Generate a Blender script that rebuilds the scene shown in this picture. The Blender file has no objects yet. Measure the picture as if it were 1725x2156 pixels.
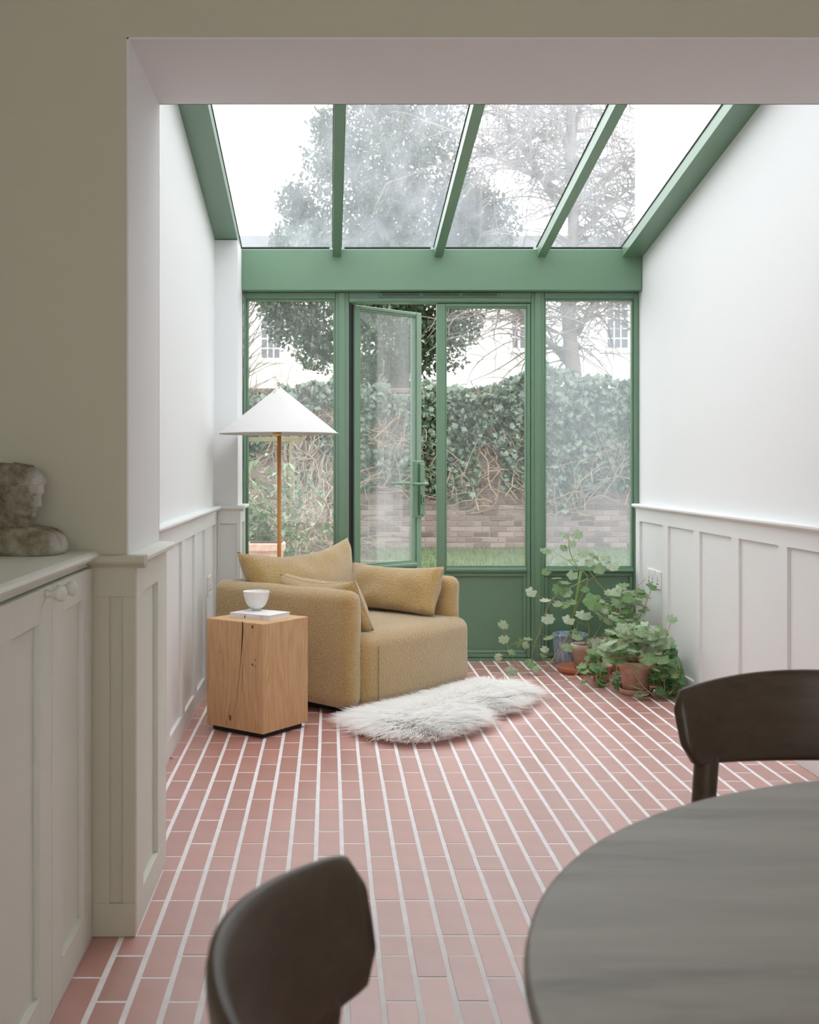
import bpy, bmesh, math, random
from mathutils import Vector, Matrix, noise

random.seed(7)
PI = math.pi
scene = bpy.context.scene
col = scene.collection

# ------------------------------------------------------------------ camera
H, F, X0, Y0 = 1.105, 2420.0, 694.0, 983.0          # eye height, focal length in px, vanishing point in px
cam_d = bpy.data.cameras.new('camera')
cam = bpy.data.objects.new('camera', cam_d)
col.objects.link(cam)
cam.location = (0, 0, H)
cam.rotation_euler = (PI / 2, 0, 0)
cam_d.sensor_fit = 'HORIZONTAL'
cam_d.sensor_width = 36.0
cam_d.lens = F / 1725.0 * 36.0
cam_d.shift_x = (862.5 - X0) / 1725.0
cam_d.shift_y = -(1078.0 - Y0) / 1725.0
cam_d.clip_start = 0.02
cam_d.clip_end = 300
cam_d.dof.use_dof = True
cam_d.dof.focus_distance = 4.4
cam_d.dof.aperture_fstop = 11.0
scene.camera = cam

# ------------------------------------------------------------------ world, light, exposure
world = bpy.data.worlds.new('overcast_sky')
scene.world = world
world.use_nodes = True
wn = world.node_tree.nodes
wl = world.node_tree.links
bg = wn['Background']
bg.inputs['Strength'].default_value = 2.9
bg.inputs['Color'].default_value = (0.965, 0.98, 1.0, 1)

vs = scene.view_settings
vs.view_transform = 'Standard'
vs.look = 'None'
vs.exposure = 0.45
vs.gamma = 1.0
vs.use_curve_mapping = False
scene.cycles.use_denoising = True
scene.cycles.max_bounces = 12
scene.cycles.diffuse_bounces = 8
scene.cycles.glossy_bounces = 4
scene.cycles.transmission_bounces = 8
scene.cycles.transparent_max_bounces = 24
scene.cycles.sample_clamp_indirect = 6.0
scene.cycles.caustics_reflective = False
scene.cycles.caustics_refractive = False


def P(px, py, Y):
    """photo pixel at distance Y -> point"""
    return Vector(((px - X0) * Y / F, Y, H - (py - Y0) * Y / F))


def PG(px, py, z=0.0):
    """photo pixel on the horizontal plane z"""
    Y = (H - z) * F / (py - Y0)
    return Vector(((px - X0) * Y / F, Y, z))


# ------------------------------------------------------------------ materials
M = {}


def new_mat(name):
    m = bpy.data.materials.new(name)
    m.use_nodes = True
    M[name] = m
    nt = m.node_tree
    return m, nt.nodes, nt.links, nt.nodes['Principled BSDF']


def mat(name, c, rough=0.6, spec=0.5, var=0.0, vscale=6.0, bump=0.0, bscale=60.0, stretch=None,
        c2=None, sheen=0.0, island=0.0, metal=0.0, coat=0.0):
    m, n, l, b = new_mat(name)
    b.inputs['Roughness'].default_value = rough
    b.inputs['Specular IOR Level'].default_value = spec
    b.inputs['Metallic'].default_value = metal
    b.inputs['Coat Weight'].default_value = coat
    if sheen:
        b.inputs['Sheen Weight'].default_value = sheen
        b.inputs['Sheen Roughness'].default_value = 0.4
    tc = n.new('ShaderNodeTexCoord')
    vec = tc.outputs['Object']
    if stretch:
        mp = n.new('ShaderNodeMapping')
        mp.inputs['Scale'].default_value = stretch
        l.new(vec, mp.inputs['Vector'])
        vec = mp.outputs['Vector']
    colr = None
    if var > 0 or c2:
        nz = n.new('ShaderNodeTexNoise')
        nz.inputs['Scale'].default_value = vscale
        nz.inputs['Detail'].default_value = 6
        nz.inputs['Roughness'].default_value = 0.6
        l.new(vec, nz.inputs['Vector'])
        mr = n.new('ShaderNodeMapRange')
        mr.inputs['From Min'].default_value = 0.3
        mr.inputs['From Max'].default_value = 0.7
        l.new(nz.outputs['Fac'], mr.inputs['Value'])
        mx = n.new('ShaderNodeMix')
        mx.data_type = 'RGBA'
        a = c if c2 else tuple(x * (1 - var) for x in c)
        d = c2 if c2 else tuple(min(1, x * (1 + var)) for x in c)
        mx.inputs['A'].default_value = (*a, 1)
        mx.inputs['B'].default_value = (*d, 1)
        l.new(mr.outputs['Result'], mx.inputs['Factor'])
        colr = mx.outputs['Result']
    if island > 0:
        g = n.new('ShaderNodeNewGeometry')
        oi = n.new('ShaderNodeObjectInfo')
        ad = n.new('ShaderNodeMath')
        ad.operation = 'ADD'
        l.new(g.outputs['Random Per Island'], ad.inputs[0])
        l.new(oi.outputs['Random'], ad.inputs[1])
        fr = n.new('ShaderNodeMath')
        fr.operation = 'FRACT'
        l.new(ad.outputs[0], fr.inputs[0])
        mr2 = n.new('ShaderNodeMapRange')
        mr2.inputs['To Min'].default_value = 1 - island
        mr2.inputs['To Max'].default_value = 1 + island
        l.new(fr.outputs[0], mr2.inputs['Value'])
        hs = n.new('ShaderNodeHueSaturation')
        l.new(mr2.outputs['Result'], hs.inputs['Value'])
        if colr:
            l.new(colr, hs.inputs['Color'])
        else:
            hs.inputs['Color'].default_value = (*c, 1)
        colr = hs.outputs['Color']
    if colr:
        l.new(colr, b.inputs['Base Color'])
    else:
        b.inputs['Base Color'].default_value = (*c, 1)
    if bump > 0:
        nb = n.new('ShaderNodeTexNoise')
        nb.inputs['Scale'].default_value = bscale
        nb.inputs['Detail'].default_value = 3
        l.new(vec, nb.inputs['Vector'])
        bp = n.new('ShaderNodeBump')
        bp.inputs['Strength'].default_value = bump
        bp.inputs['Distance'].default_value = 0.01
        l.new(nb.outputs['Fac'], bp.inputs['Height'])
        l.new(bp.outputs['Normal'], b.inputs['Normal'])
    return m


def glass_mat(name, dirt=0.05, tint=(1, 1, 1), dscale=3.0, dvar=0.5, streak=(1, 1, 1), refl=1.0, speck=0.0, mask=None,
              veil=(0.86, 0.9, 0.94)):
    """thin window glass: clear transmission, mirror reflection and a film of dirt or mist"""
    m, n, l, b = new_mat(name)
    n.remove(b)
    out = n['Material Output']
    tr = n.new('ShaderNodeBsdfTransparent')
    tr.inputs['Color'].default_value = (*tint, 1)
    tl = n.new('ShaderNodeBsdfTranslucent')
    tl.inputs['Color'].default_value = (*veil, 1)
    df = n.new('ShaderNodeBsdfDiffuse')
    df.inputs['Color'].default_value = (*veil, 1)
    md = n.new('ShaderNodeMixShader')
    md.inputs[0].default_value = 0.35
    l.new(tl.outputs[0], md.inputs[1])
    l.new(df.outputs[0], md.inputs[2])
    tc = n.new('ShaderNodeTexCoord')
    mp = n.new('ShaderNodeMapping')
    mp.inputs['Scale'].default_value = streak
    l.new(tc.outputs['Object'], mp.inputs['Vector'])
    nz = n.new('ShaderNodeTexNoise')
    nz.inputs['Scale'].default_value = dscale
    nz.inputs['Detail'].default_value = 8
    nz.inputs['Roughness'].default_value = 0.65
    l.new(mp.outputs['Vector'], nz.inputs['Vector'])
    mr = n.new('ShaderNodeMapRange')
    mr.inputs['From Min'].default_value = 0.3
    mr.inputs['From Max'].default_value = 0.7
    mr.inputs['To Min'].default_value = dirt * (1 - dvar)
    mr.inputs['To Max'].default_value = dirt * (1 + dvar)
    l.new(nz.outputs['Fac'], mr.inputs['Value'])
    fac = mr.outputs['Result']
    if speck > 0:
        vo = n.new('ShaderNodeTexNoise')
        vo.inputs['Scale'].default_value = 260
        vo.inputs['Detail'].default_value = 1
        l.new(tc.outputs['Object'], vo.inputs['Vector'])
        mv = n.new('ShaderNodeMapRange')
        mv.inputs['From Min'].default_value = 0.66
        mv.inputs['From Max'].default_value = 0.74
        mv.inputs['To Max'].default_value = speck
        l.new(vo.outputs['Fac'], mv.inputs['Value'])
        ad = n.new('ShaderNodeMath')
        ad.operation = 'ADD'
        l.new(fac, ad.inputs[0])
        l.new(mv.outputs['Result'], ad.inputs[1])
        fac = ad.outputs[0]
    if mask:                                        # (axis, from, to): the mist thins out along an axis
        sx = n.new('ShaderNodeSeparateXYZ')
        l.new(tc.outputs['Object'], sx.inputs[0])
        mm = n.new('ShaderNodeMapRange')
        mm.interpolation_type = 'SMOOTHSTEP'
        mm.inputs['From Min'].default_value = mask[1]
        mm.inputs['From Max'].default_value = mask[2]
        mm.inputs['To Min'].default_value = mask[3]
        mm.inputs['To Max'].default_value = 1.0
        l.new(sx.outputs[mask[0]], mm.inputs['Value'])
        mu = n.new('ShaderNodeMath')
        mu.operation = 'MULTIPLY'
        l.new(fac, mu.inputs[0])
        l.new(mm.outputs['Result'], mu.inputs[1])
        fac = mu.outputs[0]
    m1 = n.new('ShaderNodeMixShader')
    l.new(fac, m1.inputs[0])
    l.new(tr.outputs[0], m1.inputs[1])
    l.new(md.outputs[0], m1.inputs[2])
    gl = n.new('ShaderNodeBsdfGlossy')
    gl.inputs['Roughness'].default_value = 0.0
    fr = n.new('ShaderNodeFresnel')
    ge = n.new('ShaderNodeNewGeometry')
    ma = n.new('ShaderNodeMath')
    ma.operation = 'MULTIPLY_ADD'
    ma.inputs[1].default_value = -2.0
    ma.inputs[2].default_value = 1.0
    l.new(ge.outputs['Backfacing'], ma.inputs[0])
    po = n.new('ShaderNodeMath')
    po.operation = 'POWER'
    po.inputs[0].default_value = 1.42
    l.new(ma.outputs[0], po.inputs[1])
    l.new(po.outputs[0], fr.inputs['IOR'])
    mf = n.new('ShaderNodeMath')
    mf.operation = 'MULTIPLY'
    mf.inputs[1].default_value = refl
    l.new(fr.outputs[0], mf.inputs[0])
    m2 = n.new('ShaderNodeMixShader')
    l.new(mf.outputs[0], m2.inputs[0])
    l.new(m1.outputs[0], m2.inputs[1])
    l.new(gl.outputs[0], m2.inputs[2])
    l.new(m2.outputs[0], out.inputs['Surface'])
    return m


def leaf_mat(name, c1, c2, rough=0.5, trans=0.3, spec=0.4):
    m, n, l, b = new_mat(name)
    out = n['Material Output']
    g = n.new('ShaderNodeNewGeometry')
    oi = n.new('ShaderNodeObjectInfo')
    ad = n.new('ShaderNodeMath')
    ad.operation = 'ADD'
    l.new(g.outputs['Random Per Island'], ad.inputs[0])
    l.new(oi.outputs['Random'], ad.inputs[1])
    fr = n.new('ShaderNodeMath')
    fr.operation = 'FRACT'
    l.new(ad.outputs[0], fr.inputs[0])
    mx = n.new('ShaderNodeMix')
    mx.data_type = 'RGBA'
    mx.inputs['A'].default_value = (*c1, 1)
    mx.inputs['B'].default_value = (*c2, 1)
    l.new(fr.outputs[0], mx.inputs['Factor'])
    l.new(mx.outputs['Result'], b.inputs['Base Color'])
    b.inputs['Roughness'].default_value = rough
    b.inputs['Specular IOR Level'].default_value = spec
    tl = n.new('ShaderNodeBsdfTranslucent')
    l.new(mx.outputs['Result'], tl.inputs['Color'])
    ms = n.new('ShaderNodeMixShader')
    ms.inputs[0].default_value = trans
    l.new(b.outputs[0], ms.inputs[1])
    l.new(tl.outputs[0], ms.inputs[2])
    l.new(ms.outputs[0], out.inputs['Surface'])
    return m


mat('plaster', (0.76, 0.772, 0.775), 0.75, 0.3, bump=0.03, bscale=90)
mat('paint_panel', (0.695, 0.715, 0.645), 0.5, 0.4, bump=0.015, bscale=120)
mat('paint_white_panel', (0.73, 0.74, 0.73), 0.5, 0.4, bump=0.015, bscale=120)
mat('paint_room_shaded', (0.56, 0.545, 0.435), 0.8, 0.2, bump=0.03, bscale=90)  # off-white wall paint with the room's dim olive shade put into the colour
mat('ceiling_paint', (0.80, 0.80, 0.76), 0.8, 0.2)
mat('green_paint', (0.12, 0.225, 0.14), 0.32, 0.7, bump=0.05, bscale=140)
mat('green_metal', (0.115, 0.22, 0.135), 0.38, 0.5)
mat('black_rubber', (0.012, 0.012, 0.012), 0.6)
mat('slot_dark', (0.02, 0.03, 0.022), 0.8)
mat('grout', (0.80, 0.78, 0.785), 0.85, 0.3, var=0.06, vscale=20)
mat('terracotta_tile', (0.46, 0.215, 0.18), 0.40, 1.0, var=0.07, vscale=9, bump=0.05, bscale=300, island=0.09, coat=0.7)
M['terracotta_tile'].node_tree.nodes['Principled BSDF'].inputs['Coat Roughness'].default_value = 0.42
M['terracotta_tile'].node_tree.nodes['Principled BSDF'].inputs['Coat IOR'].default_value = 1.7
mat('boucle', (0.62, 0.435, 0.205), 0.95, 0.05, c2=(0.43, 0.28, 0.095), vscale=210, bump=1.0, bscale=150, sheen=1.0)
mat('boucle_seam', (0.33, 0.22, 0.085), 0.95, 0.1)
mat('dark_plinth', (0.02, 0.018, 0.015), 0.8)
mat('book_cover', (0.78, 0.77, 0.78), 0.55)
mat('book_pages', (0.80, 0.78, 0.72), 0.8, stretch=(1, 1, 60), var=0.05, vscale=20)
mat('ink', (0.06, 0.06, 0.07), 0.7)
mat('ink_pale', (0.38, 0.36, 0.37), 0.7)
mat('porcelain', (0.80, 0.785, 0.765), 0.35, 0.5, var=0.03, vscale=40)
mat('celadon', (0.50, 0.53, 0.42), 0.35, 0.5)
leaf_mat('fur', (0.965, 0.955, 0.935), (0.99, 0.985, 0.975), 0.8, 0.5, 0.0)
M['fur'].node_tree.nodes['Principled BSDF'].inputs['Sheen Weight'].default_value = 0.6
mat('pelt', (0.86, 0.80, 0.70), 0.9)
mat('lamp_shade', (0.64, 0.62, 0.615), 0.9, 0.1, bump=0.05, bscale=500)
mat('brass', (0.75, 0.48, 0.16), 0.25, 0.5, metal=1.0)
mat('brass_pale', (0.82, 0.74, 0.66), 0.32, 0.5, metal=1.0)
mat('tan_leather', (0.58, 0.26, 0.075), 0.5, 0.4, bump=0.1, bscale=200)
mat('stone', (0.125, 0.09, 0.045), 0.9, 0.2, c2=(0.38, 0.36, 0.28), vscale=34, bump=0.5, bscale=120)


def stone_lit_face():
    """light on the carved front is painted pale, the back stays weathered brown"""
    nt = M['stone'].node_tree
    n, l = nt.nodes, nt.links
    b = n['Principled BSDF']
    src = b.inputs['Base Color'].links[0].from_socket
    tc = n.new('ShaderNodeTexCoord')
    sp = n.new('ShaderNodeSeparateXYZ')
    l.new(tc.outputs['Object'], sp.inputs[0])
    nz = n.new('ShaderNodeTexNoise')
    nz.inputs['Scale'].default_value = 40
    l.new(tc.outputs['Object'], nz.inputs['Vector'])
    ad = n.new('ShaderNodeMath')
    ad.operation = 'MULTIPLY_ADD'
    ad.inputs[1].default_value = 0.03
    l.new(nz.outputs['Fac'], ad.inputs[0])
    zb = n.new('ShaderNodeMapRange')                 # the painted lit zone starts farther out on the shoulder
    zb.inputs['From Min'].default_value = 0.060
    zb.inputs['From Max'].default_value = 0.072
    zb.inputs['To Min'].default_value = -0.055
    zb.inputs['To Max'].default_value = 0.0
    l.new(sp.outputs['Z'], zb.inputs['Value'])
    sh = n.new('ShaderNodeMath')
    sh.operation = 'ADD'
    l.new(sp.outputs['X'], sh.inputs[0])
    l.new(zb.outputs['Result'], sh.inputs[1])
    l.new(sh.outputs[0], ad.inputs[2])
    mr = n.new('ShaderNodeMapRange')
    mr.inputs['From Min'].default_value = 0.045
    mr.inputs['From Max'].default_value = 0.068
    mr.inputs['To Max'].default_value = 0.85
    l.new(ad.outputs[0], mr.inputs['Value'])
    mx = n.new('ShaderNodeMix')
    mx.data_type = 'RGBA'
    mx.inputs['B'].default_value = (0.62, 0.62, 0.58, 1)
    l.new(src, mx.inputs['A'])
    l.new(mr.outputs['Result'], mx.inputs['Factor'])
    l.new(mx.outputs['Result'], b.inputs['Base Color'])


stone_lit_face()
mat('dark_wood', (0.058, 0.038, 0.021), 0.38, 0.6, var=0.25, vscale=5, stretch=(2, 14, 14), bump=0.02, bscale=30)
mat('white_plastic', (0.80, 0.79, 0.78), 0.3, 0.5)
mat('terracotta', (0.45, 0.235, 0.155), 0.85, 0.2, c2=(0.60, 0.44, 0.36), vscale=16, bump=0.15, bscale=60)
mat('terracotta_clean', (0.47, 0.185, 0.105), 0.75, 0.3, var=0.08, vscale=10)
mat('terracotta_chalky', (0.52, 0.36, 0.26), 0.9, 0.2, c2=(0.66, 0.60, 0.52), vscale=12, bump=0.15, bscale=60)
mat('blue_glaze', (0.10, 0.17, 0.28), 0.3, 0.6, c2=(0.52, 0.60, 0.66), vscale=22, stretch=(3, 3, 1))
mat('soil', (0.055, 0.038, 0.025), 0.95, 0.1, var=0.5, vscale=60, bump=0.8, bscale=90)
mat('soil_garden', (0.11, 0.092, 0.075), 0.95, 0.1, var=0.4, vscale=8, bump=0.8, bscale=20)
mat('plant_stem', (0.30, 0.33, 0.12), 0.6, 0.3, c2=(0.40, 0.30, 0.16), vscale=8)
mat('bamboo', (0.20, 0.33, 0.09), 0.5, 0.4, var=0.2, vscale=10)
mat('bark_pale', (0.22, 0.19, 0.165), 0.9, 0.1, var=0.25, vscale=5, bump=0.4, bscale=20)
mat('bark_dark', (0.14, 0.12, 0.09), 0.9, 0.1, var=0.25, vscale=8)
mat('twig_pale', (0.33, 0.26, 0.18), 0.9, 0.1, island=0.25)
mat('twig_bramble', (0.33, 0.285, 0.22), 0.9, 0.1, island=0.3)
mat('mortar', (0.30, 0.265, 0.24), 0.95, 0.1, var=0.2, vscale=3, bump=0.5, bscale=20)
mat('brick_old', (0.20, 0.135, 0.112), 0.95, 0.1, c2=(0.22, 0.198, 0.185), vscale=2.2, bump=0.5, bscale=18, island=0.42)
mat('lawn', (0.10, 0.13, 0.065), 0.95, 0.1, var=0.3, vscale=2.5)
mat('paving', (0.36, 0.34, 0.31), 0.9, 0.2, var=0.15, vscale=2)
mat('render_white', (0.80, 0.79, 0.77), 0.9, 0.2, var=0.03, vscale=2, bump=0.1, bscale=8)
mat('render_cream', (0.82, 0.81, 0.77), 0.9, 0.2, var=0.02, vscale=1)
mat('sash_white', (0.80, 0.80, 0.80), 0.5)
mat('sash_pane', (0.08, 0.085, 0.095), 0.15, 0.6)
mat('slate', (0.20, 0.20, 0.21), 0.8)
mat('pipe_grey', (0.35, 0.34, 0.33), 0.6)
mat('timber_moss', (0.16, 0.15, 0.075), 0.95, 0.1, var=0.3, vscale=8)
mat('dry_leaf', (0.36, 0.19, 0.08), 0.8)
glass_mat('glass_roof', dirt=0.125, dscale=2.2, dvar=0.45, streak=(3.0, 0.8, 3.0), refl=0.55, speck=0.10, veil=(0.84, 0.875, 0.95))
glass_mat('glass_clear', dirt=0.035, dscale=2.0, dvar=0.6, streak=(2.5, 2.5, 0.7), refl=0.6, speck=0.05)
glass_mat('glass_misty', dirt=0.16, dscale=1.6, dvar=0.25, streak=(1.5, 1.5, 0.9), refl=0.6, speck=0.06,
          veil=(0.74, 0.80, 0.86))
glass_mat('glass_leaf', dirt=0.06, dscale=2.0, dvar=0.6, streak=(4, 4, 0.4), refl=2.4, speck=0.04)
glass_mat('bottle_glass', dirt=0.02, tint=(0.72, 0.88, 0.76), refl=1.0)
leaf_mat('leaf_pelargonium', (0.16, 0.29, 0.10), (0.48, 0.56, 0.41), 0.6, 0.35, 0.35)
leaf_mat('leaf_pelargonium_lush', (0.075, 0.19, 0.055), (0.26, 0.39, 0.18), 0.55, 0.3, 0.35)
leaf_mat('leaf_ivy', (0.016, 0.042, 0.016), (0.105, 0.155, 0.09), 0.30, 0.08, 0.8)
leaf_mat('leaf_oak', (0.03, 0.06, 0.025), (0.09, 0.125, 0.065), 0.4, 0.12, 0.55)
leaf_mat('leaf_shrub', (0.10, 0.18, 0.08), (0.30, 0.36, 0.24), 0.5, 0.25, 0.4)
leaf_mat('grass_blade', (0.10, 0.145, 0.07), (0.20, 0.245, 0.14), 0.7, 0.25, 0.2)


# oak stool: grain along z with knots and a crack
def oak_mat():
    m, n, l, b = new_mat('oak_block')
    b.inputs['Roughness'].default_value = 0.6
    b.inputs['Specular IOR Level'].default_value = 0.35
    tc = n.new('ShaderNodeTexCoord')
    mp = n.new('ShaderNodeMapping')
    mp.inputs['Scale'].default_value = (1, 1, 0.10)
    l.new(tc.outputs['Object'], mp.inputs['Vector'])
    big = n.new('ShaderNodeTexNoise')
    big.inputs['Scale'].default_value = 9
    big.inputs['Detail'].default_value = 2
    l.new(mp.outputs['Vector'], big.inputs['Vector'])
    mul = n.new('ShaderNodeMath')
    mul.operation = 'MULTIPLY'
    mul.inputs[1].default_value = 90
    l.new(big.outputs['Fac'], mul.inputs[0])
    sn = n.new('ShaderNodeMath')
    sn.operation = 'SINE'
    l.new(mul.outputs[0], sn.inputs[0])
    fine = n.new('ShaderNodeTexNoise')
    fine.inputs['Scale'].default_value = 150
    fine.inputs['Detail'].default_value = 4
    l.new(mp.outputs['Vector'], fine.inputs['Vector'])
    a1 = n.new('ShaderNodeMath')
    a1.operation = 'MULTIPLY_ADD'
    a1.inputs[1].default_value = 0.15
    l.new(sn.outputs[0], a1.inputs[0])
    l.new(fine.outputs['Fac'], a1.inputs[2])
    mr = n.new('ShaderNodeMapRange')
    mr.inputs['From Min'].default_value = 0.15
    mr.inputs['From Max'].default_value = 0.85
    l.new(a1.outputs[0], mr.inputs['Value'])
    mx = n.new('ShaderNodeMix')
    mx.data_type = 'RGBA'
    mx.inputs['A'].default_value = (0.51, 0.295, 0.138, 1)
    mx.inputs['B'].default_value = (0.63, 0.41, 0.225, 1)
    l.new(mr.outputs['Result'], mx.inputs['Factor'])
    l.new(mx.outputs['Result'], b.inputs['Base Color'])
    bp = n.new('ShaderNodeBump')
    bp.inputs['Strength'].default_value = 0.15
    bp.inputs['Distance'].default_value = 0.003
    l.new(a1.outputs[0], bp.inputs['Height'])
    l.new(bp.outputs['Normal'], b.inputs['Normal'])


oak_mat()
mat('oak_knot', (0.17, 0.085, 0.035), 0.7, 0.3, var=0.4, vscale=90)
mat('oak_crack', (0.035, 0.018, 0.01), 0.9, 0.1)


def table_mat():
    m, n, l, b = new_mat('table_wood')
    b.inputs['Roughness'].default_value = 0.42
    b.inputs['Specular IOR Level'].default_value = 0.5
    tc = n.new('ShaderNodeTexCoord')
    mp = n.new('ShaderNodeMapping')
    mp.inputs['Scale'].default_value = (0.7, 4.2, 1)
    l.new(tc.outputs['Object'], mp.inputs['Vector'])
    nz = n.new('ShaderNodeTexNoise')
    nz.inputs['Scale'].default_value = 3.4
    nz.inputs['Detail'].default_value = 7
    nz.inputs['Roughness'].default_value = 0.62
    nz.inputs['Distortion'].default_value = 0.4
    l.new(mp.outputs['Vector'], nz.inputs['Vector'])
    cr = n.new('ShaderNodeValToRGB')
    e = cr.color_ramp.elements
    e[0].position = 0.28
    e[0].color = (0.185, 0.175, 0.15, 1)
    e[1].position = 0.62
    e[1].color = (0.37, 0.36, 0.325, 1)
    x = e.new(0.46)
    x.color = (0.315, 0.305, 0.275, 1)
    l.new(nz.outputs['Fac'], cr.inputs['Fac'])
    l.new(cr.outputs['Color'], b.inputs['Base Color'])


table_mat()


# ------------------------------------------------------------------ mesh helpers
class MB:
    def __init__(self):
        self.v, self.f, self.s, self.m = [], [], [], []

    def add(self, vs_, fs_, smooth=False, mi=0):
        o = len(self.v)
        self.v += [tuple(p) for p in vs_]
        for f in fs_:
            self.f.append(tuple(i + o for i in f))
            self.s.append(smooth)
            self.m.append(mi)
        return self

    def box(self, x0, x1, y0, y1, z0, z1, T=None, bev=0.0, mi=0):
        x0, x1 = min(x0, x1), max(x0, x1)
        y0, y1 = min(y0, y1), max(y0, y1)
        z0, z1 = min(z0, z1), max(z0, z1)
        if bev > 0:
            h = Vector(((x1 - x0) / 2, (y1 - y0) / 2, (z1 - z0) / 2))
            c = Vector(((x1 + x0) / 2, (y1 + y0) / 2, (z1 + z0) / 2))
            bev = min(bev, h.x * .49, h.y * .49, h.z * .49)
            vv, idx = [], {}
            for sx in (-1, 1):
                for sy in (-1, 1):
                    for sz in (-1, 1):
                        for ax in range(3):
                            p = [sx * h.x, sy * h.y, sz * h.z]
                            for k in range(3):
                                if k != ax:
                                    p[k] -= (sx, sy, sz)[k] * bev
                            idx[(sx, sy, sz, ax)] = len(vv)
                            vv.append(Vector(p) + c)
            ff = []
            for ax in range(3):
                a, b2 = [k for k in range(3) if k != ax]
                for s in (-1, 1):
                    q = []
                    for (sa, sb) in ((-1, -1), (1, -1), (1, 1), (-1, 1)):
                        key = [0, 0, 0]
                        key[ax], key[a], key[b2] = s, sa, sb
                        q.append(idx[(*key, ax)])
                    if (s < 0) != (ax == 1):
                        q.reverse()
                    ff.append(q)
            for ax in range(3):                       # edges parallel to ax
                a, b2 = [k for k in range(3) if k != ax]
                for sa in (-1, 1):
                    for sb in (-1, 1):
                        k0, k1 = [0, 0, 0], [0, 0, 0]
                        k0[ax], k0[a], k0[b2] = -1, sa, sb
                        k1[ax], k1[a], k1[b2] = 1, sa, sb
                        ff.append([idx[(*k0, a)], idx[(*k1, a)], idx[(*k1, b2)], idx[(*k0, b2)]])
            for sx in (-1, 1):
                for sy in (-1, 1):
                    for sz in (-1, 1):
                        ff.append([idx[(sx, sy, sz, k)] for k in range(3)])
        else:
            vv = [Vector(p) for p in ((x0, y0, z0), (x1, y0, z0), (x1, y1, z0), (x0, y1, z0),
                                      (x0, y0, z1), (x1, y0, z1), (x1, y1, z1), (x0, y1, z1))]
            ff = [(0, 3, 2, 1), (4, 5, 6, 7), (0, 1, 5, 4), (1, 2, 6, 5), (2, 3, 7, 6), (3, 0, 4, 7)]
        if T:
            vv = [T @ p for p in vv]
        return self.add(vv, ff, False, mi)

    def prism(self, poly, axis, a0, a1, mi=0):
        """polygon in the two other axes extruded along axis"""
        n = len(poly)
        vv = []
        for a in (a0, a1):
            for p in poly:
                q = list(p)
                q.insert(axis, a)
                vv.append(q)
        ff = [tuple(range(n))[::-1], tuple(range(n, 2 * n))]
        for i in range(n):
            j = (i + 1) % n
            ff.append((i, j, n + j, n + i))
        return self.add(vv, ff, False, mi)

    def tube(self, pts, r, seg=6, cap=True, mi=0, smooth=True):
        pts = [Vector(p) for p in pts]
        n = len(pts)
        rs = r if isinstance(r, (list, tuple)) else [r] * n
        t0 = (pts[1] - pts[0]).normalized()
        u = t0.orthogonal().normalized()
        vv, ff = [], []
        for i, p in enumerate(pts):
            if i == 0:
                t = pts[1] - p
            elif i == n - 1:
                t = p - pts[i - 1]
            else:
                t = pts[i + 1] - pts[i - 1]
            t = t.normalized() if t.length > 1e-9 else t0
            u = (u - t * u.dot(t))
            u = u.normalized() if u.length > 1e-6 else t.orthogonal().normalized()
            w = t.cross(u)
            for k in range(seg):
                a = 2 * PI * k / seg
                vv.append(p + (u * math.cos(a) + w * math.sin(a)) * rs[i])
        for i in range(n - 1):
            for k in range(seg):
                k2 = (k + 1) % seg
                ff.append((i * seg + k, i * seg + k2, (i + 1) * seg + k2, (i + 1) * seg + k))
        if cap:
            ff.append(tuple(range(seg))[::-1])
            ff.append(tuple(range((n - 1) * seg, n * seg)))
        return self.add(vv, ff, smooth, mi)

    def lathe(self, prof, c=(0, 0, 0), seg=32, mi=0, smooth=True, closed=True):
        """prof: list of (r, z) from one end of the section to the other"""
        c = Vector(c)
        vv, ff = [], []
        for (r, z) in prof:
            for k in range(seg):
                a = 2 * PI * k / seg
                vv.append(c + Vector((r * math.cos(a), r * math.sin(a), z)))
        n = len(prof)
        for i in range(n - 1):
            for k in range(seg):
                k2 = (k + 1) % seg
                ff.append((i * seg + k, i * seg + k2, (i + 1) * seg + k2, (i + 1) * seg + k))
        if closed:
            ff.append(tuple(range(seg))[::-1])
            ff.append(tuple(range((n - 1) * seg, n * seg)))
        return self.add(vv, ff, smooth, mi)

    def rbox(self, hx, hy, hz, r, n=6, T=None, fn=None, mi=0, dens=10):
        """box of half sizes with rounded edges of radius r"""
        def ticks(h):
            rr = min(r, h)
            t = []
            for i in range(n):
                t.append(-h + rr * (1 - math.cos(PI / 2 * i / n)) * 1.0)
            m_ = dens
            for i in range(m_ + 1):
                t.append(-h + rr + (2 * h - 2 * rr) * i / m_)
            for i in range(n - 1, -1, -1):
                t.append(h - rr * (1 - math.cos(PI / 2 * i / n)))
            return t
        H3 = (hx, hy, hz)
        R3 = [min(r, h) for h in H3]
        vv, ff, key = [], [], {}

        def vert(p):
            k = tuple(round(c, 5) for c in p)
            if k in key:
                return key[k]
            q = Vector([max(-(H3[i] - R3[i]), min(H3[i] - R3[i], p[i])) for i in range(3)])
            d = Vector(p) - q
            if d.length > 1e-9:
                q = q + d.normalized() * r
            if fn:
                q = fn(q)
            if T:
                q = T @ q
            key[k] = len(vv)
            vv.append(q)
            return key[k]
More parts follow.
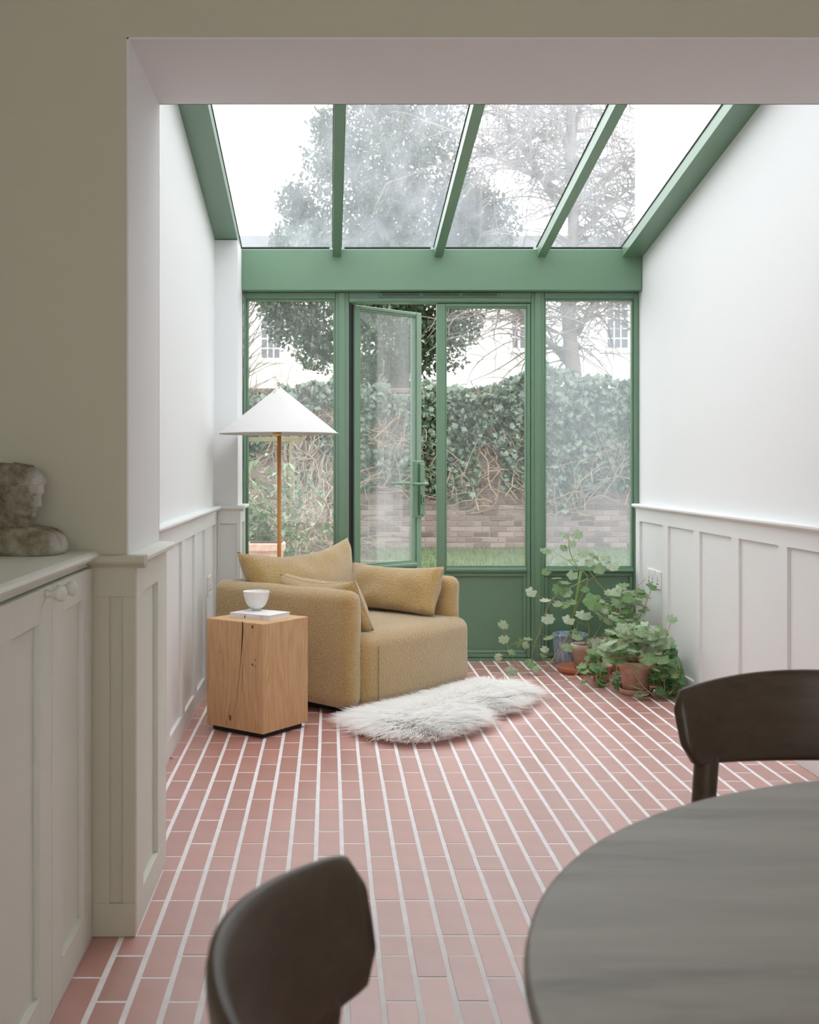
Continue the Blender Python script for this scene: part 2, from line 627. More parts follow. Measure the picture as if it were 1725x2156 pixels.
        for ax in range(3):
            a, b2 = [k for k in range(3) if k != ax]
            ta, tb = ticks(H3[a]), ticks(H3[b2])
            for s in (-1, 1):
                for i in range(len(ta) - 1):
                    for j in range(len(tb) - 1):
                        q = []
                        for (ii, jj) in ((i, j), (i + 1, j), (i + 1, j + 1), (i, j + 1)):
                            p = [0, 0, 0]
                            p[ax], p[a], p[b2] = s * H3[ax], ta[ii], tb[jj]
                            q.append(vert(p))
                        if (s < 0) != (ax == 1):
                            q.reverse()
                        if len(set(q)) >= 3:
                            q2 = []
                            for x in q:
                                if x not in q2:
                                    q2.append(x)
                            ff.append(q2)
        return self.add(vv, ff, True, mi)

    def build(self, name, mats, parent=None, local=False, label=None):
        me = bpy.data.meshes.new(name)
        me.from_pydata(self.v, [], self.f)
        mats = mats if isinstance(mats, (list, tuple)) else [mats]
        for m_ in mats:
            me.materials.append(M[m_])
        me.polygons.foreach_set('use_smooth', self.s)
        me.polygons.foreach_set('material_index', self.m)
        me.update()
        o = bpy.data.objects.new(name, me)
        col.objects.link(o)
        if parent:
            if not local:
                off = Vector((0, 0, 0))
                q = parent
                while q:
                    off += Vector(q.location)
                    q = q.parent
                me.transform(Matrix.Translation(-off))
            o.parent = parent
        if label:
            o['label'] = label
        return o


def tag(o, label=None, cat=None, group=None, kind=None):
    if label:
        o['label'] = label
    if cat:
        o['category'] = cat
    if group:
        o['group'] = group
    if kind:
        o['kind'] = kind
    return o


def thing(name, label, cat, loc=(0, 0, 0), rz=0.0, group=None, kind=None):
    o = bpy.data.objects.new(name, None)
    o.empty_display_size = 0.05
    col.objects.link(o)
    o.location = loc
    o.rotation_euler = (0, 0, rz)
    return tag(o, label, cat, group, kind)


def struct(name, mb=None, m=None, label=None, loc=(0, 0, 0), rz=0):
    if mb:
        o = mb.build(name, m)
    else:
        o = thing(name, label, None, loc, rz)
    o['kind'] = 'structure'
    if label:
        o['label'] = label
    return o


def link_copy(me, name, parent, loc, rot=(0, 0, 0), sc=(1, 1, 1)):
    o = bpy.data.objects.new(name, me)
    col.objects.link(o)
    o.parent = parent
    o.location = loc
    o.rotation_euler = rot
    o.scale = sc
    return o


def spline(pts, n=6):
    pts = [Vector(p) for p in pts]
    q = [pts[0]] + pts + [pts[-1]]
    out = []
    for i in range(1, len(q) - 2):
        for k in range(n):
            t = k / n
            a, b, c, d = q[i - 1], q[i], q[i + 1], q[i + 2]
            out.append(0.5 * ((2 * b) + (c - a) * t + (2 * a - 5 * b + 4 * c - d) * t * t + (3 * b - a - 3 * c + d) * t ** 3))
    out.append(pts[-1])
    return out


# ================================================================== SETTING
XL, XR = -0.62, 1.765                    # plaster faces of the garden room
XLP, XRP = -0.605, 1.74                  # faces of the panelling rails
YD = 6.55                                # inner face of the glazed screen
YF0, YF1 = 2.72, 3.21                    # thick wall between dining room and garden room
ZS = 2.122                               # soffit of the wide opening
XJ = -0.48                               # left jamb of the opening (plaster)
RS = 0.168                               # slope of the roof


def zr(Y):
    return 2.285 + RS * (6.5 - Y)


# ---- floor: grout bed and brick tiles
floor = struct('floor', MB().box(-1.15, 1.82, -2.3, 6.62, -0.12, -0.0008), 'grout',
               'floor of long terracotta brick tiles with wide white joints')
W_, L_, JX, JY = 0.0749, 0.2238, 0.0118, 0.0078
XT = 0.1109
tiles = []                                # (x0, x1, y0, y1)


def clip_add(x0, x1, y0, y1):
    # cut tiles along walls
    lim_l = -1.15 if y1 <= 2.711 else (-0.455 if y1 <= 3.16 else -0.605)
    x0c, x1c = max(x0, lim_l), min(x1, 1.742)
    y1c = min(y1, 6.545)
    if x1c - x0c > 0.008 and y1c - y0 > 0.008:
        tiles.append((x0c, x1c, y0, y1c))


for k in range(-18, 24):
    xa = XT + k * W_ + JX / 2
    xb = XT + (k + 1) * W_ - JX / 2
    if xb < -1.15 or xa > 1.75:
        continue
    odd = k % 2
    ys = []
    y = 3.15
    if not odd:
        ys.append((3.15, 3.15 + L_ / 2))
        y = 3.15 + L_ / 2
    while y < 6.56:
        ys.append((y, y + L_))
        y += L_
    ys += [(2.711, 2.9305), (2.9305, 3.15)]
    y = 2.711
    if not odd:
        ys.append((y - L_ / 2, y))
        y -= L_ / 2
    while y > -2.2:
        ys.append((y - L_, y))
        y -= L_
    for (ya, yb) in ys:
        clip_add(xa, xb, ya + JY / 2, yb - JY / 2)


def in_view(x0, x1, y0, y1):
    ym = (y0 + y1) / 2
    if ym < 2.25:
        return False
    px = X0 + (x0 + x1) / 2 * F / ym
    py = Y0 + H * F / ym
    if not (0 < px < 1725 and py < 2200):
        return False
    if ym < 3.0 and x0 < -0.56:                       # under the sideboard
        return False
    # hidden by the round table
    tx, ty = 1720, 2150
    if px > 1105 and ((px - tx) / 620) ** 2 + ((py - 2010) / 365) ** 2 < 1 and py > 1640:
        return False
    if 470 < px < 720 and 2000 < py:                  # behind the near chair
        return False
    return True


tiles.sort(key=lambda t: (not in_view(*t), t[2]))
tile_me = {}
stuff = MB()


def tile_mesh(w, d):
    k = (round(w, 4), round(d, 4))
    if k not in tile_me:
        b = MB().box(-w / 2, w / 2, -d / 2, d / 2, -0.012, 0.0, bev=0.0010)
        me = bpy.data.meshes.new('floor_tile')
        me.from_pydata(b.v, [], b.f)
        me.materials.append(M['terracotta_tile'])
        tile_me[k] = me
    return tile_me[k]


for i, (x0, x1, y0, y1) in enumerate(tiles):
    dz = random.uniform(-0.0006, 0.0004)
    if i < 300 and in_view(x0, x1, y0, y1):
        link_copy(tile_mesh(x1 - x0, y1 - y0), 'floor_tile', floor, ((x0 + x1) / 2, (y0 + y1) / 2, dz))
    else:
        stuff.box(x0, x1, y0, y1, -0.012, dz, bev=0.0010)
so = stuff.build('floor_tile_field', 'terracotta_tile', floor)
so['kind'] = 'stuff'

# ---- walls
wl_ = MB().prism([(YF1, 0), (6.62, 0), (6.62, zr(6.62) + .03), (YF1, zr(YF1) + .03)], 0, XL - 0.22, XL)
struct('wall_left', wl_, 'plaster', 'smooth white plaster side wall above the panelling beside the armchair')
nib = MB().prism([(XL, 6.205), (-0.496, 6.205), (-0.496, 6.62), (XL, 6.62)], 2, 0, 2.33)
# slope the nib's top under the roof's edge board
struct('wall_nib', nib, 'plaster', 'short white return of wall beside the glazed screen')
wr_ = MB().prism([(-2.3, 0), (6.62, 0), (6.62, zr(6.62) + .03), (YF1, zr(YF1) + .03), (YF1, 2.6), (-2.3, 2.6)], 0, XR, XR + 0.06)
struct('wall_right', wr_, 'plaster', 'tall white plaster wall above the panelling behind the plants')
pw = MB().box(XR + 0.06, XR + 0.36, 2.9, 6.86, -0.3, 4.3)
struct('wall_party', pw, 'render_white', 'white rendered outer wall of the neighbouring house seen through the roof glass')
# wall with the wide opening
wf = MB()
wf.box(-1.15, XJ, YF0, YF1, 0, ZS)
wf.box(-1.15, XR, YF0, YF1, ZS, 3.05)
struct('wall_front', wf, ['paint_room_shaded'], 'off-white room wall, toned olive for shade, around the wide opening')
# reveal lining of the opening, painted white
rv = MB()
rv.box(XJ, XJ + 0.004, YF0 + 0.001, YF1 + 0.004, 0.88, ZS)
rv.box(XJ, XR - 0.002, YF0 + 0.001, YF1 + 0.004, ZS - 0.004, ZS)
rv.box(XJ, XR, YF1, YF1 + 0.004, ZS - 0.004, 3.0)
rv.box(XL - .01, XJ + 0.004, YF1, YF1 + 0.004, 0, 3.0)
struct('trim_reveal', rv, 'plaster', 'white lining of the wide opening')
struct('wall_room_left', MB().box(-1.3, -1.15, -2.3, YF1, 0, 2.62), 'paint_room_shaded', 'side wall of the dining room')
rear = MB()
WA, WB, WZ0, WZ1 = -0.85, 1.45, 0.30, 2.25            # unseen rear window, added to light the dining room
rear.box(-1.3, WA, -2.45, -2.3, 0, 2.62)
rear.box(WB, XR + .06, -2.45, -2.3, 0, 2.62)
rear.box(WA, WB, -2.45, -2.3, 0, WZ0)
rear.box(WA, WB, -2.45, -2.3, WZ1, 2.62)
struct('wall_rear', rear, 'paint_room_shaded', 'rear wall of the dining room with an added window')
struct('ceiling', MB().box(-1.3, XR + .06, -2.45, YF1, 2.5, 2.62), 'ceiling_paint', 'flat dining room ceiling')
w9 = struct('window_added', label='unseen rear window added to light the dining room')
fr9 = MB()
WM = (WA + WB) / 2
fr9.box(WA, WA + .05, -2.42, -2.34, WZ0, WZ1)
fr9.box(WB - .05, WB, -2.42, -2.34, WZ0, WZ1)
fr9.box(WM - .02, WM + .02, -2.42, -2.34, WZ0 + .05, WZ1 - .05)
fr9.box(WA + .05, WB - .05, -2.42, -2.34, WZ0, WZ0 + .05)
fr9.box(WA + .05, WB - .05, -2.42, -2.34, WZ1 - .05, WZ1)
fr9.build('window_frame', 'sash_white', w9)
MB().box(WA + .05, WM - .02, -2.385, -2.379, WZ0 + .05, WZ1 - .05).build('pane', 'glass_clear', w9)
MB().box(WM + .02, WB - .05, -2.385, -2.379, WZ0 + .05, WZ1 - .05).build('pane', 'glass_clear', w9)

# ---- panelling (wainscot)
ZC, ZT, ZB = 0.897, 0.80, 0.078           # cap top, bottom of top rail, top of bottom rail


def cap_prof(mb, axis, a0, a1, base, sgn, ov=0.024):
    """moulded cap: section in (normal, z), base = face of rails, sgn = direction out of the wall"""
    sec = [(base - sgn * 0.03, ZC), (base + sgn * (ov - 0.006), ZC), (base + sgn * ov, ZC - 0.006),
           (base + sgn * ov, ZC - 0.014), (base + sgn * (ov - 0.006), ZC - 0.02), (base + sgn * 0.006, ZC - 0.024),
           (base, ZC - 0.03), (base - sgn * 0.03, ZC - 0.03)]
    if axis == 1:
        mb.prism(sec, 1, a0, a1)
    else:
        mb.prism(sec, 0, a0, a1)
    return mb


def wainscot_y(name, label, face, sgn, y0, y1, stiles, m, rec=0.013, capext=(0, 0)):
    """panelling on a wall running along y; sgn = direction the face looks (+1: +x)"""
    t = struct(name, label=label)
    back = face - sgn * rec
    deep = face - sgn * 0.022
    edges = [y0] + [e for s in stiles for e in s] + [y1]
    bays = [(edges[i], edges[i + 1]) for i in range(0, len(edges), 2)]
    for (a, b) in bays:
        if b - a > 0.01:
            MB().box(deep, back, a, b, ZB - .01, ZT + .01).build('panel', m, t)
    for (a, b) in stiles:
        MB().box(deep, face, a, b, ZB, ZT, bev=0.001).build('stile', m, t)
    MB().box(deep, face, y0, y1, ZT, ZC - 0.025, bev=0.001).build('top_rail', m, t)
    MB().box(deep, face, y0, y1, 0.0, ZB, bev=0.001).build('bottom_rail', m, t)
    cap_prof(MB(), 1, y0 + capext[0], y1 + capext[1], face, sgn).build('cap', m, t)
    return t


def wainscot_x(name, label, face, x0, x1, stiles, m, rec=0.013, capext=(0, 0)):
    """panelling on a wall running along x whose face looks towards -y"""
    t = struct(name, label=label)
    back, deep = face + rec, face + 0.022
    edges = [x0] + [e for s in stiles for e in s] + [x1]
    bays = [(edges[i], edges[i + 1]) for i in range(0, len(edges), 2)]
    for (a, b) in bays:
        if b - a > 0.01:
            MB().box(a, b, back, deep, ZB - .01, ZT + .01).build('panel', m, t)
    for (a, b) in stiles:
        MB().box(a, b, face, deep, ZB, ZT, bev=0.001).build('stile', m, t)
    MB().box(x0, x1, face, deep, ZT, ZC - 0.025, bev=0.001).build('top_rail', m, t)
    MB().box(x0, x1, face, deep, 0.0, ZB, bev=0.001).build('bottom_rail', m, t)
    cap_prof(MB(), 0, x0 + capext[0], x1 + capext[1], face, -1).build('cap', m, t)
    return t


ls = [(3.38, 3.466), (3.825, 3.911), (4.270, 4.360), (4.720, 4.808), (5.164, 5.253), (5.592, 5.684), (6.12, 6.184)]
wainscot_y('trim_1', 'white board panelling along the wall behind the wooden stool', XLP, 1, YF1 + .004, 6.184, ls, 'paint_white_panel')
rs_ = [(3.34, 3.425), (3.853, 3.938), (4.37, 4.455), (4.888, 4.973), (5.406, 5.490), (5.914, 6.001), (6.45, 6.53)]
wainscot_y('trim_2', 'white board panelling along the wall behind the potted plants', XRP, -1, 3.0, 6.53, rs_, 'paint_white_panel')
wainscot_y('trim_3', 'white panelled lining of the opening below the capping rail', -0.457, 1, 2.7245, 3.215,
           [(2.7245, 2.826), (3.063, 3.215)], 'paint_panel', capext=(0.008, 0.0))
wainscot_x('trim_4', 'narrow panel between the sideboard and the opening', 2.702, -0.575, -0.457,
           [(-0.575, -0.517), (-0.487, -0.457)], 'paint_room_shaded', rec=0.008, capext=(0, 0.024))  # joinery in the shade-toned wall colour
wainscot_x('trim_5', 'narrow panel on the wall return behind the floor lamp', 6.186, -0.605, -0.480,
           [(-0.605, -0.59), (-0.50, -0.480)], 'paint_white_panel', capext=(0, 0.018))
wainscot_y('trim_6', 'narrow panelling edge beside the glazed screen', -0.480, 1, 6.2085, 6.545, [(6.2085, 6.26), (6.50, 6.545)],
           'paint_white_panel', capext=(0.009, -0.005))

# ---- glazed screen
SX = YD / F


def sx(px):
    return (px - X0) * SX


def sz(py):
    return H - (py - Y0) * SX


GP = 'green_paint'


def bead(mb, x0, x1, z0, z1, y, w=0.011, d=0.012):
    """glazing bead around an opening"""
    mb.box(x0, x1, y - d, y + 0.02, z1 - w, z1, bev=0.003)
    mb.box(x0, x1, y - d, y + 0.02, z0, z0 + w, bev=0.003)
    mb.box(x0, x0 + w, y - d, y + 0.02, z0 + w, z1 - w, bev=0.003)
    mb.box(x1 - w, x1, y - d, y + 0.02, z0 + w, z1 - w, bev=0.003)


ZH = sz(616)
scr = struct('trim_7', label='green painted frame of the glazed garden screen')
for (a, b) in ((513, 519), (1335, 1345.5)):
    MB().box(sx(a), sx(b), YD, YD + .08, 0.0, ZH, bev=0.002).build('jamb', GP, scr)
for (a, b, c1, c2) in ((706, 735, 713, 727), (1119, 1147, 1126, 1140)):
    m_ = MB()
    m_.box(sx(a), sx(b), YD + .004, YD + .08, 0.0, ZH, bev=0.003)
    m_.box(sx(c1), sx(c2), YD - .006, YD + .01, 0.0, ZH, bev=0.003)
    m_.build('mullion', GP, scr)
m_ = MB()
m_.box(sx(519), sx(706), YD, YD + .08, sz(629), ZH, bev=0.002)
m_.build('head_rail', GP, scr)
m_ = MB().box(sx(1147), sx(1335), YD, YD + .08, sz(629), ZH, bev=0.002)
m_.build('head_rail', GP, scr)
m_ = MB()
m_.box(sx(735), sx(1119), YD, YD + .08, sz(637), ZH, bev=0.002)
m_.box(sx(735), sx(1119), YD - .006, YD + .004, sz(635), sz(628), bev=0.002)
m_.build('head_rail', GP, scr)
MB().box(sx(513), sx(1345), YD - .002, YD + .1, -0.01, 0.012, bev=0.002).build('threshold', GP, scr)
# trickle vent
vent = MB()
vx0, vx1, vz0, vz1 = sx(799), sx(1052), sz(625.5), sz(617)
vent.box(vx0, vx1, YD - .012, YD, vz0, vz1, bev=0.002)
vo = vent.build('trickle_vent', 'green_metal', scr, label='slotted green ventilation strip')
slots = MB()
n_ = 78
for i in range(n_):
    if i in (0, 26, 27, 52, 53, 77):
        continue
    xx = vx0 + 0.012 + (vx1 - vx0 - 0.024) * i / (n_ - 1)
    slots.box(xx - .0021, xx + .0021, YD - .0127, YD - .011, vz0 + .006, vz1 - .005)
s_ = slots.build('slot', 'slot_dark', vo)
s_['kind'] = 'stuff'

# fixed lights
for (nm, a, b, gm, lab) in (('window_1', 519, 706, 'glass_clear', 'fixed pane of the green screen behind the floor lamp'),
                            ('window_2', 1147, 1335, 'glass_misty', 'misted fixed pane of the green screen behind the plants')):
    w = struct(nm, label=lab)
    m_ = MB()
    bead(m_, sx(a), sx(b), sz(1196), sz(629), YD + .022)
    m_.build('glazing_bead', GP, w)
    MB().box(sx(a), sx(b), YD + .045, YD + .051, sz(1196), sz(629)).build('pane', gm, w)
    m_ = MB()
    m_.box(sx(a), sx(b), YD, YD + .08, sz(1206), sz(1195), bev=0.003)
    m_.box(sx(a), sx(b), YD - .012, YD + .01, sz(1204), sz(1198), bev=0.004)
    m_.build('transom', GP, w)
    MB().box(sx(a), sx(b), YD + .03, YD + .05, 0.012, sz(1206)).build('panel', GP, w)
    m_ = MB()
    bead(m_, sx(a), sx(b), 0.018, sz(1206), YD + .02, w=0.022, d=0.008)
    m_.build('panel_bead', GP, w)


def leaf(t, width, ztop, gm, stile=0.046, free='right', local=True, yo=0.0, rst=None):
    """door leaf in local coordinates: x 0..width, y 0..0.055"""
    rst = rst or stile
    zg0, zg1 = sz(1194), ztop - 0.020
    for (a, b) in ((0, stile), (width - rst, width)):
        MB().box(a, b, 0, .055, 0.014, ztop, bev=0.003).build('stile', GP, t, local=True)
    MB().box(stile, width - rst, 0, .055, zg1, ztop, bev=0.003).build('top_rail', GP, t, local=True)
    m__ = MB()
    m__.box(stile, width - rst, 0, .055, sz(1207), zg0, bev=0.003)
    m__.box(stile, width - rst, -.010, .01, sz(1204), sz(1197), bev=0.004)
    m__.build('lock_rail', GP, t, local=True)
    MB().box(stile, width - rst, 0, .055, 0.014, 0.034, bev=0.003).build('bottom_rail', GP, t, local=True)
    MB().box(stile, width - rst, .022, .038, 0.034, sz(1207)).build('panel', GP, t, local=True)
    m__ = MB()
    bead(m__, stile, width - rst, zg0, zg1, .012, w=0.008, d=0.008)
    m__.build('glazing_bead', GP, t, local=True)
    m__ = MB()
    bead(m__, stile, width - rst, 0.034, sz(1207), .012, w=0.020, d=0.006)
    m__.build('panel_bead', GP, t, local=True)
    MB().box(stile, width - rst, .026, .032, zg0, zg1).build('pane', gm, t, local=True)


ZDT = sz(638)
d2 = struct('door_2', label='closed green glazed door leaf', loc=(sx(921), YD + .012, 0))
leaf(d2, sx(1118.5) - sx(921), ZDT, 'glass_clear', stile=0.048, rst=0.022)
ang = math.radians(41)
d1 = struct('door_1', label='open green glazed door leaf swung out to the garden', loc=(sx(742) + .012, YD + .065, 0), rz=ang)
WL = 0.555
leaf(d1, WL, ZDT, 'glass_leaf', stile=0.046)
# dark rebate and seal of the open leaf
MB().box(-0.012, 0.0, 0.0, .055, 0.014, ZDT).build('edge_seal', 'black_rubber', d1, local=True)
MB().box(WL, WL + .003, 0.012, .043, 0.014, ZDT).build('edge_seal', 'black_rubber', d1, local=True)
MB().box(WL - .088, WL + .001, -.022, .001, 0.80, 1.142, bev=0.004).build('lock_case', 'green_metal', d1, local=True)
MB().box(WL - .048, WL - .006, -.034, -.022, 0.815, 1.125, bev=0.006).build('back_plate', 'green_metal', d1, local=True)
hd = MB()
hd.tube([(WL - .027, -.034, 1.003), (WL - .027, -.075, 1.003)], 0.011, 12)
hd.tube(spline([(WL - .027, -.070, 1.003), (WL - .06, -.078, 1.003), (WL - .155, -.078, 1.003)]), 0.0085, 10)
hd.build('lever_handle', 'green_metal', d1, local=True)
hd = MB()
hd.tube([(WL - .027, .055, 1.003), (WL - .027, .095, 1.003)], 0.011, 12)
hd.tube(spline([(WL - .027, .09, 1.003), (WL - .06, .098, 1.003), (WL - .155, .098, 1.003)]), 0.0085, 10)
hd.build('lever_handle', 'green_metal', d1, local=True)
es = MB().box(WL - .041, WL - .013, -.042, -.033, 0.878, 0.938, bev=0.005).build('escutcheon', 'green_metal', d1, local=True)
MB().box(WL - .030, WL - .024, -.0435, -.041, 0.890, 0.922, bev=0.001).build('keyhole', 'slot_dark', es, local=True)
# dark rebate of the door frame on the hinge side
MB().box(sx(735), sx(741), YD + .012, YD + .06, 0.014, ZDT).build('rebate', 'black_rubber', scr)

# ---- eaves beam, roof
roof = struct('window_3', label='sloping glass roof on green rafters')
MB().box(-0.498, 1.764, 6.478, 6.62, sz(615.5), 2.333, bev=0.004).build('eaves_beam', GP, roof)


def slope_box(mb, x0, x1, y0, y1, zo0, zo1):
    mb.prism([(y0, zr(y0) + zo0), (y1, zr(y1) + zo0), (y1, zr(y1) + zo1), (y0, zr(y0) + zo1)], 0, x0, x1)
    return mb


RD = 0.066
for (a, b) in ((0.018, 0.066), (0.590, 0.638), (1.172, 1.220)):
    slope_box(MB(), a, b, YF1 + .005, 6.50, 0, RD).build('rafter', GP, roof)
slope_box(MB(), XL - .02, -0.498, YF1 + .005, 6.478, 0, RD).build('edge_board', GP, roof)
slope_box(MB(), 1.652, XR + .01, YF1 + .005, 6.478, 0, RD).build('edge_board', GP, roof)
for (a, b) in ((-0.55, 0.030), (0.054, 0.602), (0.626, 1.184), (1.208, 1.70)):
    slope_box(MB(), a, b, YF1 + .005, 6.60, RD, RD + .008).build('roof_pane', 'glass_roof', roof)
    slope_box(MB(), a + .03, b - .03, 6.505, 6.522, RD - .008, RD - .001).build('edge_seal', 'black_rubber', roof)
for x in (-0.496, 1.650, 0.016, 0.0675, 0.588, 0.6395, 1.170, 1.2215):
    slope_box(MB(), x - .002, x + .002, YF1 + .005, 6.5, RD - .006, RD - .0005).build('edge_seal', 'black_rubber', roof)

# ================================================================== OUTSIDE
lawn = struct('ground_lawn', MB().box(-30, 40, 6.66, 60, -0.3, -0.03), 'lawn', 'garden lawn outside the doors')
struct('ground_paving', MB().box(-0.9, 2.2, 6.63, 8.4, -0.2, -0.02), 'paving', 'paving outside the doors')
g = MB()
for i in range(15000):
    y = 10.2 + 5.75 * random.random()
    x = -2.4 + 8.6 * random.random()
    h = random.uniform(0.03, 0.085)
    a = random.uniform(0, 2 * PI)
    w = random.uniform(0.004, 0.009)
    dx, dy = math.cos(a) * w, math.sin(a) * w
    bx_, by_ = random.uniform(-.03, .03), random.uniform(-.03, .03)
    g.add([(x - dx, y - dy, -.035), (x + dx, y + dy, -.035), (x + bx_, y + by_, -.03 + h)], [(0, 1, 2)])
go = g.build('grass', 'grass_blade')
tag(go, 'rough green grass in front of the garden wall', 'grass', kind='stuff')

# garden wall of old bricks
YW = 16.0
gw = thing('garden_wall', 'old brick garden wall half hidden by ivy', 'wall', (1.5, YW, -0.03))
MB().box(-8, 12, YW + 0.012, YW + 0.33, -0.2, 2.12).build('core', 'mortar', gw)
MB().box(-8, 12, YW - 0.03, YW + 0.36, 2.12, 2.2, bev=0.02).build('coping', 'brick_old', gw)
bme = {}
bst = MB()
cand = []
row = 0
z = -0.02
while z < 2.1:
    x = -2.6 + (0.1125 if row % 2 else 0.0)
    while x < 5.9:
        long = (int(round((x + 2.6) / 0.1125)) + row) % 5 != 0
        ln = 0.215 if long else 0.1025
        cand.append((x, z, ln))
        x += ln + 0.01
    row += 1
    z += 0.075


def vis_brick(c):
    x, z_, ln = c
    p = X0 + (x + ln / 2) * F / YW
    if not 505 < p < 1345:
        return 9
    return z_ if p > 740 else z_ - 0.55


cand.sort(key=vis_brick)
for i, (x, z_, ln) in enumerate(cand):
    dy = random.uniform(-0.006, 0.006)
    if i < 300:
        k = round(ln, 3)
        if k not in bme:
            b = MB().box(0, ln, 0, 0.09, 0, 0.065, bev=0.005)
            me = bpy.data.meshes.new('brick')
            me.from_pydata(b.v, [], b.f)
            me.materials.append(M['brick_old'])
            bme[k] = me
        link_copy(bme[k], 'brick', gw, (x - 1.5, dy, z_ + .03), (0, random.uniform(-.012, .012), 0))
    else:
        bst.box(x, x + ln, YW + dy, YW + .09 + dy, z_, z_ + .065, bev=0.005)
o = bst.build('brick_field', 'brick_old', gw)
o['kind'] = 'stuff'


# leaves ------------------------------------------------------------
def ivy_leaf_geo():
    pts = [(0, 0), (.22, -.10), (.52, .02), (.40, .30), (.56, .55), (.25, .62), (0, 1.0),
           (-.25, .62), (-.56, .55), (-.40, .30), (-.52, .02), (-.22, -.10)]
    v = [(0, .35, .05)] + [(x, y, -.10 * abs(x) - .05 * (y - .3) ** 2) for x, y in pts]
    n = len(pts)
    f = [(0, 1 + i, 1 + (i + 1) % n) for i in range(n)]
    return v, f


def simple_leaf_geo(asp=0.42):
    v = [(0, 0, 0), (asp / 2, .35, .04), (asp / 2.6, .7, .03), (0, 1, -.04), (-asp / 2.6, .7, .03), (-asp / 2, .35, .04), (0, .5, -.02)]
    f = [(0, 1, 6), (1, 2, 6), (2, 3, 6), (3, 4, 6), (4, 5, 6), (5, 0, 6)]
    return v, f


IV = ivy_leaf_geo()
SL = simple_leaf_geo()
QL = ([(0, 0, 0), (.24, .45, .05), (0, 1, 0), (-.24, .45, .05)], [(0, 1, 2), (0, 2, 3)])


def put_leaf(mb, geo, p, R, s):
    mb.add([p + R @ (Vector(v) * s) for v in geo[0]], geo[1], False)


def rand_rot(tilt=0.9, face=None):
    """leaf whose tip hangs down and whose face looks at the viewer (-y) with scatter"""
    R = Matrix.Rotation(random.gauss(0, 0.7), 3, 'Z') @ Matrix.Rotation(random.gauss(tilt, 0.45), 3, 'X') @ Matrix.Rotation(random.gauss(0, .5), 3, 'Y')
    return R @ Matrix.Rotation(PI + random.gauss(0, .7), 3, 'Z')


ivy = thing('ivy', 'dense ivy with pale woody stems climbing over the garden wall', 'ivy', (1.5, YW, 0))
ime = bpy.data.meshes.new('leaf')
ime.from_pydata([Vector(v) for v in IV[0]], [], IV[1])
ime.materials.append(M['leaf_ivy'])
ist = MB()


def ivy_top(x):
    return 2.30 + 0.18 * noise.noise((x * 0.8, 3.1, 0)) + 0.17 * noise.noise((x * 2.7, 1.1, 0)) + 0.22 * math.exp(-((x - 2.9) / .35) ** 2) + 0.2 * math.exp(-((x - 3.5) / .3) ** 2) - (0.22 if x < -0.7 else 0)


def ivy_bottom(x):
    if x < 0.3:
        return 1.30 + .3 * noise.noise((x * 1.5, 9, 0))
    return 0.72 + 0.3 * noise.noise((x * 1.1, 7.7, 0)) - (0.12 if x > 2.8 else 0)


n_ind = 0
cnt = 0
while cnt < 14500:
    x = random.uniform(-3.2, 6.4)
    zt, zb = ivy_top(x), ivy_bottom(x)
    u = random.random()
    z = zb + (zt - zb) * (u ** 0.75)
    mid = (z - zb) / max(.1, zt - zb)
    dens = 1.0 if mid > 0.66 else (0.52 if 0.36 < mid else 0.75)
    if x > 2.9:
        dens = 1.0
    if noise.noise((x * 1.6, z * 1.8, 5.5)) * 0.9 + 0.35 < 0.62 - dens * 0.75:
        continue
    if random.random() > dens + .1:
        continue
    cnt += 1
    out = 0.05 + 0.20 * random.random() * (0.5 + 0.7 * mid) + .08 * max(0, noise.noise((x * 2, z * 2, 0)))
    if z > 2.1:
        out = random.uniform(-0.3, 0.28)
    s = random.uniform(0.05, 0.108)
    p = Vector((x, YW - out, z))
    R = rand_rot(1.15)
    px = X0 + x * F / p.y
    if n_ind < 300 and s > 0.088 and out > 0.12 and 515 < px < 1340:
        n_ind += 1
        link_copy(ime, 'leaf', ivy, p - ivy.location, R.to_euler(), (s, s, s))
    else:
        put_leaf(ist, IV, p, R, s)
o = ist.build('foliage', 'leaf_ivy', ivy)
o['kind'] = 'stuff'
st = MB()
for i in range(800):
    x = random.uniform(-2.4, 5.6)
    z0 = random.uniform(ivy_bottom(x) - .25, ivy_bottom(x) + .8)
    ln = random.uniform(0.3, 1.1)
    a = random.gauss(PI / 2, 0.75)
    p = Vector((x, YW - random.uniform(.02, .2), z0))
    pts = [p.copy()]
    for k in range(6):
        a += random.gauss(0, 0.4)
        p = p + Vector((math.cos(a), random.uniform(-.25, .2), math.sin(a))) * ln / 6
        p.y = min(p.y, YW - .02)
        pts.append(p.copy())
    r0 = random.uniform(.004, .010)
    st.tube(pts, [r0 * (1 - .5 * k / 6) for k in range(7)], 4, False)
o = st.build('stem', 'twig_pale', ivy)
o['kind'] = 'stuff'


